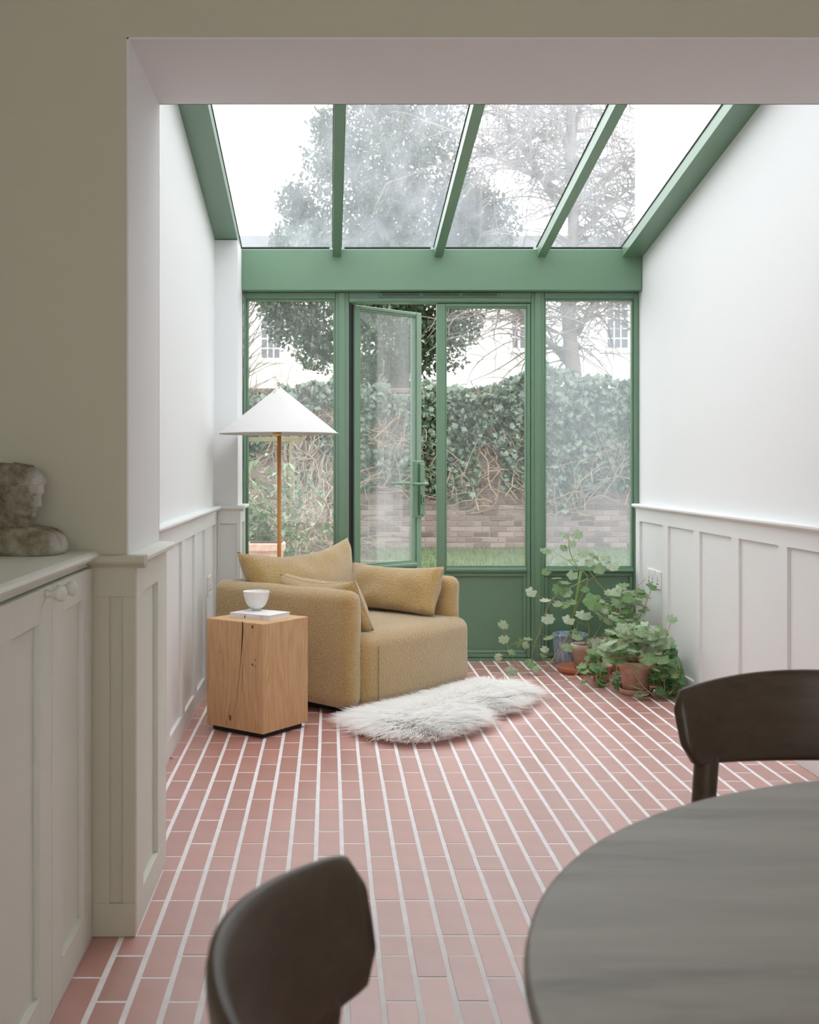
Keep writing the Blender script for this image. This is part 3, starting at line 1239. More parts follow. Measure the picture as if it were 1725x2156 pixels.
# evergreen tree -----------------------------------------------------
YT = 21.0
tree = thing('evergreen_tree', 'big dark evergreen tree rising behind the garden wall', 'tree', tuple(P(820, 0, YT).xy) + (-0.03,))
blobs = [(700, 600, 140), (850, 560, 170), (985, 520, 95), (760, 420, 150), (870, 390, 140), (880, 250, 115), (705, 330, 65),
         (780, 230, 85), (640, 490, 58), (618, 672, 70), (672, 735, 55), (905, 715, 85), (962, 680, 62), (800, 700, 100),
         (890, 120, 95), (690, 270, 42), (1030, 470, 70), (1040, 560, 60), (620, 430, 40), (600, 520, 35), (930, 170, 60),
         (985, 420, 60), (830, 780, 60), (760, 790, 50), (575, 640, 40)]
tl_ = MB()
for (bx_, by_, br) in blobs:
    c = P(bx_, by_, YT + random.uniform(-.7, .7))
    r = br * YT / F
    nl = int(2600 * (br / 100) ** 2) + 350
    for i in range(nl):
        d = Vector((random.gauss(0, 1), random.gauss(0, 1), random.gauss(0, 1))).normalized()
        rr = r * (random.random() ** 0.4) * (1.0 + 0.28 * noise.noise(d * 2.5 + c))
        p = c + Vector((d.x * rr, d.y * rr * .8, d.z * rr))
        R = Matrix.Rotation(random.uniform(0, 2 * PI), 3, 'Z') @ Matrix.Rotation(random.gauss(.6, .6), 3, 'X') @ Matrix.Rotation(random.gauss(0, .7), 3, 'Y')
        put_leaf(tl_, QL, p, R, random.uniform(.075, .135))
o = tl_.build('foliage', 'leaf_oak', tree)
o['kind'] = 'stuff'
tb = MB()
b0 = P(840, 0, YT)
tb.tube([(b0.x, YT, -.05), (b0.x - .05, YT, 1.5), (b0.x + .1, YT, 3.5), (b0.x + .1, YT, 6)], [.22, .18, .14, .06], 8)
for (bx_, by_, br) in blobs[:16]:
    c = P(bx_, by_, YT)
    zz = max(1.6, c.z - 1.6)
    tb.tube(spline([(b0.x, YT, zz), ((b0.x + c.x) / 2, YT + .1, zz + .9), tuple(c)], 4), [.07 * (1 - .09 * k) for k in range(9)], 5, False)
tb.build('trunk', 'bark_dark', tree)


# bare weeping tree --------------------------------------------------
YB = 19.0
bt = thing('bare_tree', 'leafless pale tree with drooping twigs beyond the wall', 'tree', tuple(P(1215, 0, YB).xy) + (-0.03,))
tm, tw = MB(), MB()
trunk = [P(1222, 1150, YB), P(1216, 900, YB), P(1208, 780, YB), P(1200, 700, YB), P(1198, 620, YB), P(1208, 480, YB), P(1203, 360, YB), P(1203, 210, YB), P(1210, 60, YB), P(1200, -120, YB)]
tm.tube(spline(trunk, 4), [0.155 - 0.003 * k for k in range(37)], 9, False)
limbs = [
    ([(1205, 775), (1180, 742), (1152, 716), (1110, 672), (1070, 650), (1030, 640)], .075),
    ([(1218, 700), (1232, 672), (1255, 640), (1290, 560), (1310, 480), (1345, 400)], .06),
    ([(1195, 455), (1160, 405), (1110, 325), (1070, 265), (1035, 200), (1010, 150)], .075),
    ([(1195, 415), (1150, 382), (1085, 352), (1040, 330), (1000, 310)], .05),
    ([(1200, 330), (1180, 270), (1160, 220), (1150, 150)], .06),
    ([(1210, 440), (1250, 400), (1300, 365), (1345, 335), (1400, 300)], .05),
    ([(1210, 500), (1260, 460), (1320, 400), (1370, 360)], .045),
    ([(1208, 300), (1218, 240), (1245, 180), (1290, 100)], .05),
    ([(1110, 325), (1120, 270), (1100, 220), (1080, 170)], .03),
    ([(1150, 382), (1180, 340), (1165, 290)], .025),
    ([(1212, 560), (1260, 540), (1310, 520), (1350, 525)], .035),
    ([(1206, 640), (1250, 610), (1290, 620), (1325, 640)], .03),
]
LP = []
for pts, r in limbs:
    pp = [P(x, y, YB + random.uniform(-.5, .5) * (k > 0)) for k, (x, y) in enumerate(pts)]
    sp = spline(pp, 4)
    tm.tube(sp, [r * (1 - .75 * k / (len(sp) - 1)) for k in range(len(sp))], 6, False)
    LP.append((sp, r))
tm.build('trunk', 'bark_pale', bt)
for sp, r in LP + [(spline(trunk[3:], 4), .08)]:
    nb = int(len(sp) * 2.6)
    for i in range(nb):
        p = random.choice(sp[2:]).copy()
        a = random.uniform(0, 2 * PI)
        d = Vector((math.cos(a), math.sin(a) * .6, random.uniform(-.1, .9))).normalized()
        ln = random.uniform(.5, 1.7)
        pts = [p.copy()]
        n = 8
        for k in range(n):
            d = (d + Vector((random.gauss(0, .16), random.gauss(0, .16), random.gauss(0, .12) - .10))).normalized()
            p = p + d * ln / n
            pts.append(p.copy())
        r0 = random.uniform(.012, .024)
        tw.tube(pts, [r0 * (1 - .7 * k / n) for k in range(n + 1)], 4, False)
        for q in range(random.randint(1, 4)):
            j = random.randint(2, n)
            p2 = pts[j].copy()
            a2 = random.uniform(0, 2 * PI)
            d2_ = Vector((math.cos(a2), math.sin(a2) * .6, random.uniform(-.6, .6))).normalized()
            l2 = random.uniform(.3, .9)
            pts2 = [p2.copy()]
            for k in range(5):
                d2_ = (d2_ + Vector((random.gauss(0, .2), random.gauss(0, .2), -.16))).normalized()
                p2 = p2 + d2_ * l2 / 5
                pts2.append(p2.copy())
            tw.tube(pts2, [.010, .009, .008, .0075, .007, .005], 3, False)
# hanging willow strands high up
for i in range(260):
    x, y = random.uniform(985, 1330), random.uniform(60, 260)
    p = P(x, y, YB + random.uniform(-1.2, 2.5))
    ln = random.uniform(.6, 2.1)
    pts = [p.copy()]
    for k in range(6):
        p = p + Vector((random.gauss(0, .03), random.gauss(0, .03), -ln / 6))
        pts.append(p.copy())
    tw.tube(pts, .0065, 3, False)
o = tw.build('twigs', 'bark_pale', bt)
o['kind'] = 'stuff'
# faint small tree by the far left of the roof
ft = thing('small_far_tree', 'small bare tree far off above the eaves beam', 'tree', tuple(P(520, 0, 26).xy) + (-0.03,))
fm = MB()
fb = P(518, 0, 26)
fm.tube([(fb.x, 26, -.05), (fb.x, 26, 3.0), (fb.x + .05, 26, 5.0)], [.1, .07, .03], 6)
for i in range(70):
    z0 = random.uniform(2.6, 5.0)
    a = random.uniform(0, 2 * PI)
    p = Vector((fb.x, 26, z0))
    d = Vector((math.cos(a), math.sin(a), random.uniform(.4, 1.3))).normalized()
    pts = [p.copy()]
    for k in range(5):
        d = (d + Vector((random.gauss(0, .2), random.gauss(0, .2), random.gauss(0.02, .1)))).normalized()
        p = p + d * .24
        pts.append(p.copy())
    fm.tube(pts, [.02, .016, .013, .01, .008, .006], 4, False)
o = fm.build('branches', 'bark_pale', ft)

# house beyond -------------------------------------------------------
YH = 42.0
hs = thing('house', 'white rendered house with sash windows beyond the wall', 'house', (3, YH, -0.03))
MB().box(-14, 24, YH, YH + 8, -.1, 8.2).build('wall', 'render_cream', hs)
MB().prism([(-14.6, 8.2), (24.6, 8.2), (21, 9.6), (-11, 9.6)], 1, YH + .2, YH + 7.8).build('roof', 'slate', hs)
MB().box(-14.2, 24.2, YH - .12, YH, 8.0, 8.25).build('cornice', 'render_cream', hs)


def sash(px0, px1, py0, py1, cols, rows):
    a, b = P(px0, py1, YH), P(px1, py0, YH)
    w = MB()
    t = 0.05
    w.box(a.x - t, a.x, YH - .02, YH + .03, a.z - t, b.z + t)
    w.box(b.x, b.x + t, YH - .02, YH + .03, a.z - t, b.z + t)
    w.box(a.x, b.x, YH - .02, YH + .03, b.z, b.z + t)
    w.box(a.x, b.x, YH - .02, YH + .03, a.z - t, a.z)
    for i in range(1, cols):
        x = a.x + (b.x - a.x) * i / cols
        w.box(x - .018, x + .018, YH - .015, YH + .03, a.z, b.z)
    for j in range(1, rows):
        z = a.z + (b.z - a.z) * j / rows
        w.box(a.x, b.x, YH - .014, YH + .03, z - .02, z + .02)
    wo = w.build('window', 'sash_white', hs)
    for i in range(cols):
        for j in range(rows):
            x0, x1 = a.x + (b.x - a.x) * i / cols, a.x + (b.x - a.x) * (i + 1) / cols
            z0, z1 = a.z + (b.z - a.z) * j / rows, a.z + (b.z - a.z) * (j + 1) / rows
            MB().box(x0, x1, YH - .008, YH - .002, z0, z1).build('pane', 'sash_pane', wo)
    MB().box(a.x - .2, b.x + .2, YH - .14, YH + .02, a.z - .18, a.z - .07).build('sill', 'render_cream', hs)


sash(551, 589, 672, 754, 3, 4)
sash(1079, 1123, 640, 733, 3, 4)
sash(1279, 1322, 630, 733, 3, 5)
sash(1430, 1473, 630, 733, 3, 5)
sash(330, 372, 672, 754, 3, 4)
dp = MB()
a = P(1093, 800, YH - .1)
dp.tube([(a.x, YH - .1, 0), (a.x, YH - .1, 6.5)], .055, 8)
dp.build('drainpipe', 'pipe_grey', hs)

# trellis post, shrub, brambles by the left pane -----------------------
YP = 12.6
tr_ = thing('trellis', 'mossy timber garden arch by the wall', 'trellis', tuple(P(612, 0, YP).xy) + (-0.03,))
a = P(612, 900, YP)
MB().box(a.x - .016, a.x + .016, YP - .02, YP + .02, -.05, P(0, 905, YP).z, bev=.004).build('post', 'timber_moss', tr_)
b_ = P(500, 925, YP)
MB().box(b_.x - 1.5, P(640, 0, YP).x, YP - .03, YP - .02, P(0, 930, YP).z, P(0, 921, YP).z, bev=.003).build('crossbar', 'timber_moss', tr_)
c_ = P(500, 925, YP)
MB().box(b_.x - 1.5, b_.x - 1.44, YP - .02, YP + .02, -.05, P(0, 905, YP).z, bev=.004).build('post', 'timber_moss', tr_)

shr = thing('garden_shrub', 'leafy pale green shrub outside the left pane', 'shrub', (-0.62, 9.4, -0.03))
sm, sg = MB(), MB()
for i in range(95):
    x0, y0 = -0.64 + random.gauss(0, .13), 9.4 + random.gauss(0, .2)
    hgt = random.uniform(.45, 1.28)
    p = Vector((x0, y0, -.05))
    d = Vector((random.gauss(.08, .2), random.gauss(0, .15), 1)).normalized()
    pts = [p.copy()]
    for k in range(9):
        d = (d + Vector((random.gauss(.012, .09), random.gauss(0, .08), 0))).normalized()
        p = p + d * hgt / 9
        pts.append(p.copy())
    sg.tube(pts, [.006 - .0005 * k for k in range(10)], 4, False)
    for k in range(2, 10):
        for q in range(4):
            R = Matrix.Rotation(random.uniform(0, 2 * PI), 3, 'Z') @ Matrix.Rotation(random.gauss(.1, .5), 3, 'X')
            put_leaf(sm, SL, pts[k] + Vector((0, 0, random.uniform(-.06, .06))), R, random.uniform(.05, .095))
o = sm.build('foliage', 'leaf_shrub', shr)
o['kind'] = 'stuff'
sg.build('stems', 'bark_pale', shr)

mound = MB()
vv, ff = [], []
NX, NY = 24, 12
for j in range(NY + 1):
    for i in range(NX + 1):
        u, v = i / NX, j / NY
        x, y = -3.2 + 3.9 * u, 12.6 + 3.4 * v
        zz = -.05 + 0.62 * (v ** 1.2) * min(1, (1 - u) * 3.2) + .07 * noise.noise((x * 2.5, y * 2.5, 0)) * v
        vv.append((x, y, zz))
for j in range(NY):
    for i in range(NX):
        q = j * (NX + 1) + i
        ff.append((q, q + 1, q + NX + 2, q + NX + 1))
mound.add(vv, ff, True)
struct('ground_bank', mound, 'soil_garden', 'bare earth bank in front of the garden wall')

br = thing('bramble', 'tangle of bare pale bramble stems on the earth bank', 'bramble', (-.4, 14.2, 0.2))
bm_ = MB()
for i in range(230):
    x0 = random.uniform(-1.3, 0.25)
    y0 = random.uniform(13.0, 15.7)
    v = (y0 - 12.6) / 3.4
    p = Vector((x0, y0, 0.55 * v ** 1.2 * min(1, (0.7 - x0) / 1.2)))
    a = random.uniform(0, 2 * PI)
    el = random.uniform(.2, 1.3)
    d = Vector((math.cos(a) * math.cos(el), math.sin(a) * .5 * math.cos(el), math.sin(el)))
    ln = random.uniform(.4, 1.3)
    pts = [p.copy()]
    for k in range(9):
        d = (d + Vector((random.gauss(0, .22), random.gauss(0, .15), random.gauss(-.13, .12)))).normalized()
        p = p + d * ln / 9
        p.y = min(p.y, 15.95)
        p.z = max(p.z, 0.02)
        pts.append(p.copy())
    r0 = random.uniform(.004, .009)
    bm_.tube(pts, [r0 * (1 - .06 * k) for k in range(10)], 4, False)
for i in range(60):                                   # climbing stems on the wall behind
    x0 = random.uniform(-.5, 0.15)
    p = Vector((x0, 15.9, random.uniform(.3, .9)))
    pts = [p.copy()]
    for k in range(8):
        p = p + Vector((random.gauss(.01, .05), random.gauss(0, .02), random.uniform(.08, .2)))
        p.y = min(p.y, 15.95)
        pts.append(p.copy())
    bm_.tube(pts, random.uniform(.005, .010), 4, False)
o = bm_.build('stems', 'twig_bramble', br)
o['kind'] = 'stuff'

pl = thing('garden_planter', 'square terracotta planter outside the left pane', 'planter', (P(560, 0, 8.3).x, 8.3, -.03))
c = P(561, 1150, 8.3)
m_ = MB()
m_.prism([(c.x - .09, -.03), (c.x + .09, -.03), (c.x + .12, .50), (c.x - .12, .50)], 1, 8.2, 8.4)
m_.box(c.x - .135, c.x + .135, 8.17, 8.43, .50, .56, bev=.008)
m_.build('pot', 'terracotta', pl)
MB().box(c.x - .115, c.x + .115, 8.19, 8.41, .555, .565).build('soil', 'soil', pl)
gd = MB().lathe([(.001, 0), (.10, 0.0), (.13, .02), (.125, .02), (.10, .006), (.001, .006)], (P(600, 0, 12.2).x, 12.2, P(0, 1100, 12.2).z), 20)
o = gd.build('bird_dish', 'terracotta_clean')
tag(o, 'shallow pink terracotta dish fixed by the garden arch', 'dish')
MB().tube([(P(600, 0, 12.2).x, 12.2, -.05), (P(600, 0, 12.2).x, 12.2, P(0, 1100, 12.2).z)], .012, 8).build('stand', 'timber_moss', o)

# ================================================================== FURNITURE
# ---- armchair, turned 40 degrees into the corner
TH = math.radians(40)
Aax = Vector((-math.cos(TH), math.sin(TH), 0))       # along the arms, front to back
Bax = Vector((math.sin(TH), math.cos(TH), 0))        # along the front, left to right
PC = Vector((0.0894, 5.035, 0))                      # outer front corner of the near arm
CW, CD, AT = 0.955, 0.865, 0.105                      # width, depth, arm thickness
chair = thing('armchair', 'low mustard boucle armchair with wrap-around arms in the corner', 'armchair', tuple(PC + Bax * CW / 2 + Aax * CD / 2))
BASIS = Matrix((Bax, Aax, Vector((0, 0, 1)))).transposed().to_4x4()


def CT(u, v, z):
    """frame on the chair: u along the front, v towards the back"""
    return Matrix.Translation(PC + Bax * u + Aax * v + Vector((0, 0, z))) @ BASIS


def panel_fn(hh, zc, rad, hl, axis):
    """round the long ends of an arm panel in side view"""
    def fn(q):
        return q
    return fn


def soft(q, k=0.006, s=7.0, o=0.0):
    return q + Vector((noise.noise(q * s + Vector((o, 0, 0))), noise.noise(q * s + Vector((0, o + 5, 0))), noise.noise(q * s + Vector((0, 0, o + 9))))) * k


MB().rbox(AT / 2, CD / 2, 0.263, 0.05, 6, CT(AT / 2, CD / 2, 0.293), lambda q: soft(q, .006, 5, 1), dens=10).build('arm', 'boucle', chair)
MB().rbox(AT / 2, CD / 2 - .02, 0.263, 0.05, 6, CT(CW - AT / 2, CD / 2 + .02, 0.293), lambda q: soft(q, .006, 5, 2), dens=10).build('arm', 'boucle', chair)
MB().rbox(CW / 2 - .02, AT / 2, 0.263, 0.05, 6, CT(CW / 2, CD - AT / 2, 0.293), lambda q: soft(q, .006, 5, 3), dens=10).build('backrest', 'boucle', chair)


def seat_fn(q):
    q = soft(q, .006, 4, 4)
    top = max(0, q.z / 0.16)
    q.z += 0.018 * top * (1 - min(1, (q.x / .42) ** 2)) * (1 - min(1, (q.y / .42) ** 2))
    q.y -= 0.035 * (1 - min(1, (q.x / .46) ** 2)) * (1 if q.y < 0 else 0) * min(1, -q.y / .3)
    return q


MB().rbox(0.5 * (CW - AT) + .005, 0.40, 0.163, 0.058, 7, CT(AT + .5 * (CW - AT) - .02, 0.385, 0.193), seat_fn, dens=12).build('seat', 'boucle', chair)
sm_ = MB()
sm_.tube([CT(AT + .047, -.041, z_) @ Vector((0, 0, 0)) for z_ in (0.05, .12, .2, .28, .305)], .0022, 5)
sm_.build('seam', 'boucle_seam', chair)
MB().box(-.38, .38, -.36, .36, 0, .04, T=CT(CW / 2, CD / 2, 0)).build('plinth', 'dark_plinth', chair)


def pillow(name, label, cat, c00, c10, c11, c01, th, pinch=0.06, bulge=None, seed=0, group=None, sag=0.0, n=26, wr=0.006):
    """soft cushion between four corners (bl, br, tr, tl); bulge = direction of the fat side"""
    c00, c10, c11, c01 = [Vector(c) for c in (c00, c10, c11, c01)]
    nrm = (c10 - c00).cross(c01 - c00).normalized()
    ctr = (c00 + c10 + c11 + c01) / 4
    vv, ff = [], []
    idx = {}
    for side in (1, -1):
        for j in range(n + 1):
            for i in range(n + 1):
                u, v = i / n * 2 - 1, j / n * 2 - 1
                edge = i in (0, n) or j in (0, n)
                if edge and side == -1:
                    idx[(side, i, j)] = idx[(1, i, j)]
                    continue
                # concave outline
                uu = u * (1 - pinch * (1 - v * v) * abs(u) ** 2)
                ww = v * (1 - pinch * 1.4 * (1 - u * u) * abs(v) ** 2)
                k_ = .035 * (u * v) ** 6
                uu, ww = uu * (1 - k_), ww * (1 - k_)
                a, b = (uu + 1) / 2, (ww + 1) / 2
                p = (c00 * (1 - a) + c10 * a) * (1 - b) + (c01 * (1 - a) + c11 * a) * b
                t = ((1 - u * u) * (1 - v * v)) ** 0.36
                p = p + nrm * side * th * t
                p.z -= sag * (1 - u * u) * max(0, v)
                if not edge:
                    q = p * 9 + Vector((seed, seed, side))
                    p = p + nrm * noise.noise(q) * wr * 2 + Vector((noise.noise(q * 1.7), 0, noise.noise(q * 1.3))) * wr * .6
                idx[(side, i, j)] = len(vv)
                vv.append(p)
    for side in (1, -1):
        for j in range(n):
            for i in range(n):
                q = [idx[(side, i, j)], idx[(side, i + 1, j)], idx[(side, i + 1, j + 1)], idx[(side, i, j + 1)]]
                if side < 0:
                    q.reverse()
                ff.append(q)
    root = thing(name, label, cat, (ctr.x, ctr.y, min(c00.z, c10.z)), group=group)
    MB().add(vv, ff, True).build('cover', 'boucle', root)
    rim = [vv[idx[(1, i, 0)]] for i in range(n + 1)] + [vv[idx[(1, n, j)]] for j in range(1, n + 1)] + \
          [vv[idx[(1, i, n)]] for i in range(n - 1, -1, -1)] + [vv[idx[(1, 0, j)]] for j in range(n - 1, -1, -1)]
    MB().tube(rim, .0018, 5).build('piping', 'boucle', root)
    return root


def cp(u, v, z):
    return PC + Bax * u + Aax * v + Vector((0, 0, z))


pillow('back_cushion', 'long mustard boucle cushion leaning on the armchair back', 'cushion',
       cp(.10, .60, .37), cp(.80, .62, .365), cp(.86, .70, .735), cp(.035, .745, .70), .095, pinch=.055, seed=1, sag=0.06)
pillow('arm_cushion', 'small mustard boucle cushion tucked inside the arm beside the stool', 'cushion',
       cp(.205, .50, .375), cp(.19, .005, .362), cp(.115, .06, .60), cp(.118, .53, .60), .072, pinch=.07, seed=5, sag=0.02, wr=.008)
pillow('lumbar_cushion', 'oblong mustard boucle cushion standing against the arm by the green door', 'cushion',
       cp(.745, .63, .38), cp(.735, .06, .368), cp(.83, .06, .612), cp(.83, .66, .605), .082, pinch=.06, seed=9, sag=0.015, wr=.008)

# ---- wooden stool
kF, kL, kR = Vector((-.2693, 4.656, 0)), Vector((-.5187, 4.846, 0)), Vector((-.0909, 4.892, 0))
kB = kL + kR - kF
ctr = (kL + kR) / 2
stool = thing('block_stool', 'solid oak block stool with cracks and knots beside the armchair', 'stool', (ctr.x, ctr.y, 0))
m_ = MB()
eA = (kL - kF)
eB = (kR - kF)
SA, SB = eA.length, eB.length
TS = Matrix.Translation(ctr) @ Matrix((eA.normalized(), -eB.normalized(), Vector((0, 0, 1)))).transposed().to_4x4()
m_.box(-SA / 2, SA / 2, -SB / 2, SB / 2, .02, .468, T=TS, bev=.0025)
m_.build('block', 'oak_block', stool)
MB().box(-SA / 2 + .02, SA / 2 - .02, -SB / 2 + .02, SB / 2 - .02, 0, .021, T=TS).build('plinth', 'dark_plinth', stool)


# marks on the left visible face, which runs from kF to kL
def on_left(s, z, out=0.0008):
    """point on the face between the front and the left edge; s from left edge 0..1"""
    nrm_ = Vector((-(kF - kL).y, (kF - kL).x, 0)).normalized()
    if nrm_.y > 0:
        nrm_ = -nrm_
    return kL + (kF - kL) * s + Vector((0, 0, z)) + nrm_ * out


def crack(pts, ws):
    m = MB()
    vv, ff = [], []
    for (s, z), w in zip(pts, ws):
        vv.append(on_left(s - w, z))
        vv.append(on_left(s + w, z))
    for i in range(len(pts) - 1):
        ff.append((2 * i, 2 * i + 1, 2 * i + 3, 2 * i + 2))
    m.add(vv, ff)
    return m


crack([(.65, .468), (.652, .43), (.645, .40), (.635, .36), (.62, .325), (.60, .27), (.575, .21), (.53, .12), (.46, .06)],
      [.008, .010, .009, .007, .004, .003, .003, .002, .001]).build('crack', 'oak_crack', stool)
crack([(.65, .30), (.647, .25), (.64, .20), (.635, .17)], [.001, .003, .003, .001]).build('crack', 'oak_crack', stool)
crack([(.45, .14), (.42, .11), (.39, .07), (.35, .03)], [.001, .003, .003, .002]).build('crack', 'oak_crack', stool)
for (s, z, rw, rh) in ((.82, .452, .020, .008), (.82, .298, .020, .006), (.865, .318, .010, .004), (.87, .294, .008, .004), (.43, .066, .024, .012), (.23, .333, .008, .003)):
    m = MB()
    vv = [on_left(s, z)]
    for k in range(14):
        a = 2 * PI * k / 14
        q = 1 + .13 * math.sin(2 * a + s * 40) + .08 * math.sin(5 * a + z * 60)
        vv.append(on_left(s + rw * q * math.cos(a) * .85, z + rh * q * math.sin(a)))
    m.add(vv, [(0, 1 + k, 1 + (k + 1) % 14) for k in range(14)])
    m.build('knot', 'oak_knot', stool)

# ---- book and bowl
bF, bL, bR = PG(568, 1307, .468), PG(485, 1299.5, .468), PG(617, 1299, .468)
ea, eb = (bL - bF), (bR - bF)
eb = eb - ea.normalized() * eb.dot(ea.normalized())
eb = eb.normalized() * .150
bc = bF + (ea + eb) / 2
book = thing('paperback_book', 'white paperback lying on the oak stool', 'book', tuple(bc))
BT = Matrix.Translation(bc) @ Matrix((ea.normalized(), -eb.normalized(), Vector((0, 0, 1)))).transposed().to_4x4()
la, lb = ea.length / 2, .075
MB().box(-la + .002, la - .002, -lb + .002, lb - .001, .0018, .0192, T=BT).build('pages', 'book_pages', book)
m_ = MB()
m_.box(-la, la, -lb, lb, 0, .0016, T=BT)
m_.box(-la, la, -lb, lb, .0194, .021, T=BT)
m_.box(-la, la, lb, lb + .0016, 0, .021, T=BT)
m_.build('cover', 'book_cover', book)
# marks on the spine, which looks at the camera's left
sp_ = MB()
sp_.add([BT @ Vector(v) for v in ((-la * -.28, lb + .0022, .004), (-la * -.20, lb + .0022, .004), (-la * -.22, lb + .0022, .017), (-la * -.25, lb + .0022, .012))], [(0, 1, 2, 3)])
sp_.build('spine_mark', 'ink', book)
sp_ = MB()
ringp = [BT @ Vector((-la * .62 + .007 * math.cos(a), lb + .0024, .0105 + .006 * math.sin(a))) for a in [2 * PI * k / 12 for k in range(13)]]
sp_.tube(ringp, .0006, 4, False)
sp_.build('spine_emblem', 'ink_pale', book)

bw = thing('tea_bowl', 'small white porcelain tea bowl standing on the book', 'bowl', tuple(PG(540, 1285, .489)))
bc2 = bw.location
prof = [(.001, 0), (.0205, 0), (.0215, .004), (.020, .009), (.0295, .014), (.0400, .025), (.0475, .039), (.0525, .056), (.0565, .078), (.0575, .083),
        (.0560, .083), (.0505, .057), (.0450, .039), (.0375, .026), (.027, .016), (.001, .013)]
MB().lathe(prof, bc2, 40).build('body', 'porcelain', bw)
MB().lathe([(.0212, .001), (.0222, .005), (.0212, .009)], bc2, 32, closed=False).build('foot_ring', 'celadon', bw)

# ---- floor lamp
LX, LY = -0.262, 5.985
lamp = thing('floor_lamp', 'slim floor lamp with wide white conical shade behind the armchair', 'floor lamp', (LX, LY, 0))
zsb = H - (913 - Y0) * LY / F
zst = H - (829 - Y0) * LY / F
ztip = H - (813.5 - Y0) * LY / F
rsh = 125 * LY / F
rt = 20 * LY / F
MB().lathe([(rsh, zsb), (rt, zst), (rt - .003, zst - .001), (rsh - .004, zsb)], (LX, LY, 0), 64, closed=False).build('shade', 'lamp_shade', lamp)
rim_ = [(LX + rsh * math.cos(a), LY + rsh * math.sin(a), zsb) for a in [2 * PI * k / 64 for k in range(65)]]
MB().tube(rim_, .0028, 6, False).build('shade_hem', 'lamp_shade', lamp)
MB().lathe([(rt + .002, zst - .003), (.002, ztip), (.0005, ztip)], (LX, LY, 0), 40, closed=False).build('cap', 'brass_pale', lamp, label='pale brass cone on top of the shade')
MB().tube([(LX, LY, .02), (LX, LY, zsb - .01)], .0105, 14).build('pole', 'tan_leather', lamp, label='tan leather wrapped pole')
m_ = MB()
m_.tube([(LX, LY, zsb - .012), (LX, LY, zsb + .008)], .0135, 14)
m_.tube([(LX, LY, zsb), (LX, LY, zst)], .006, 8)
m_.tube([(LX, LY, zsb + .002), (LX - .026, LY - .004, zsb + .002)], .004, 8)
m_.tube([(LX - .020, LY - .004, zsb + .002), (LX - .036, LY - .005, zsb + .002)], .007, 10)
m_.build('fitting', 'brass', lamp, label='brass neck with turn switch')
MB().lathe([(.001, 0), (.11, 0), (.11, .01), (.10, .014), (.015, .02), (.001, .02)], (LX, LY, 0), 40).build('base', 'brass', lamp)

# ---- sheepskin
rug_px = [(738, 1521), (772, 1544), (845, 1557), (915, 1556), (975, 1541), (1015, 1524), (1000, 1512), (1022, 1503), (1065, 1500), (1095, 1483),
          (1118, 1466), (1085, 1455), (1040, 1450), (988, 1455), (955, 1466), (885, 1486), (820, 1502), (772, 1512)]
rp = [PG(x, y, .012) for x, y in rug_px]
rc = sum(rp, Vector()) / len(rp)
rug = thing('sheepskin_rug', 'shaggy white sheepskin rug at the foot of the armchair', 'rug', (rc.x, rc.y, 0))
m_ = MB()
poly = [(p.x, p.y) for p in spline(rp + [rp[0]], 3)[:-1]]
m_.prism(poly, 2, 0.001, .008)
m_.build('pelt', 'pelt', rug)


def inside(x, y, pl_):
    c = False
    j = len(pl_) - 1
    for i in range(len(pl_)):
        if (pl_[i][1] > y) != (pl_[j][1] > y) and x < (pl_[j][0] - pl_[i][0]) * (y - pl_[i][1]) / (pl_[j][1] - pl_[i][1]) + pl_[i][0]:
            c = not c
        j = i
    return c


def edge_info(x, y):
    best, bd = None, 9
    for (a, b) in poly:
        d = (a - x) ** 2 + (b - y) ** 2
        if d < bd:
            bd, best = d, (a, b)
    return best, math.sqrt(bd)


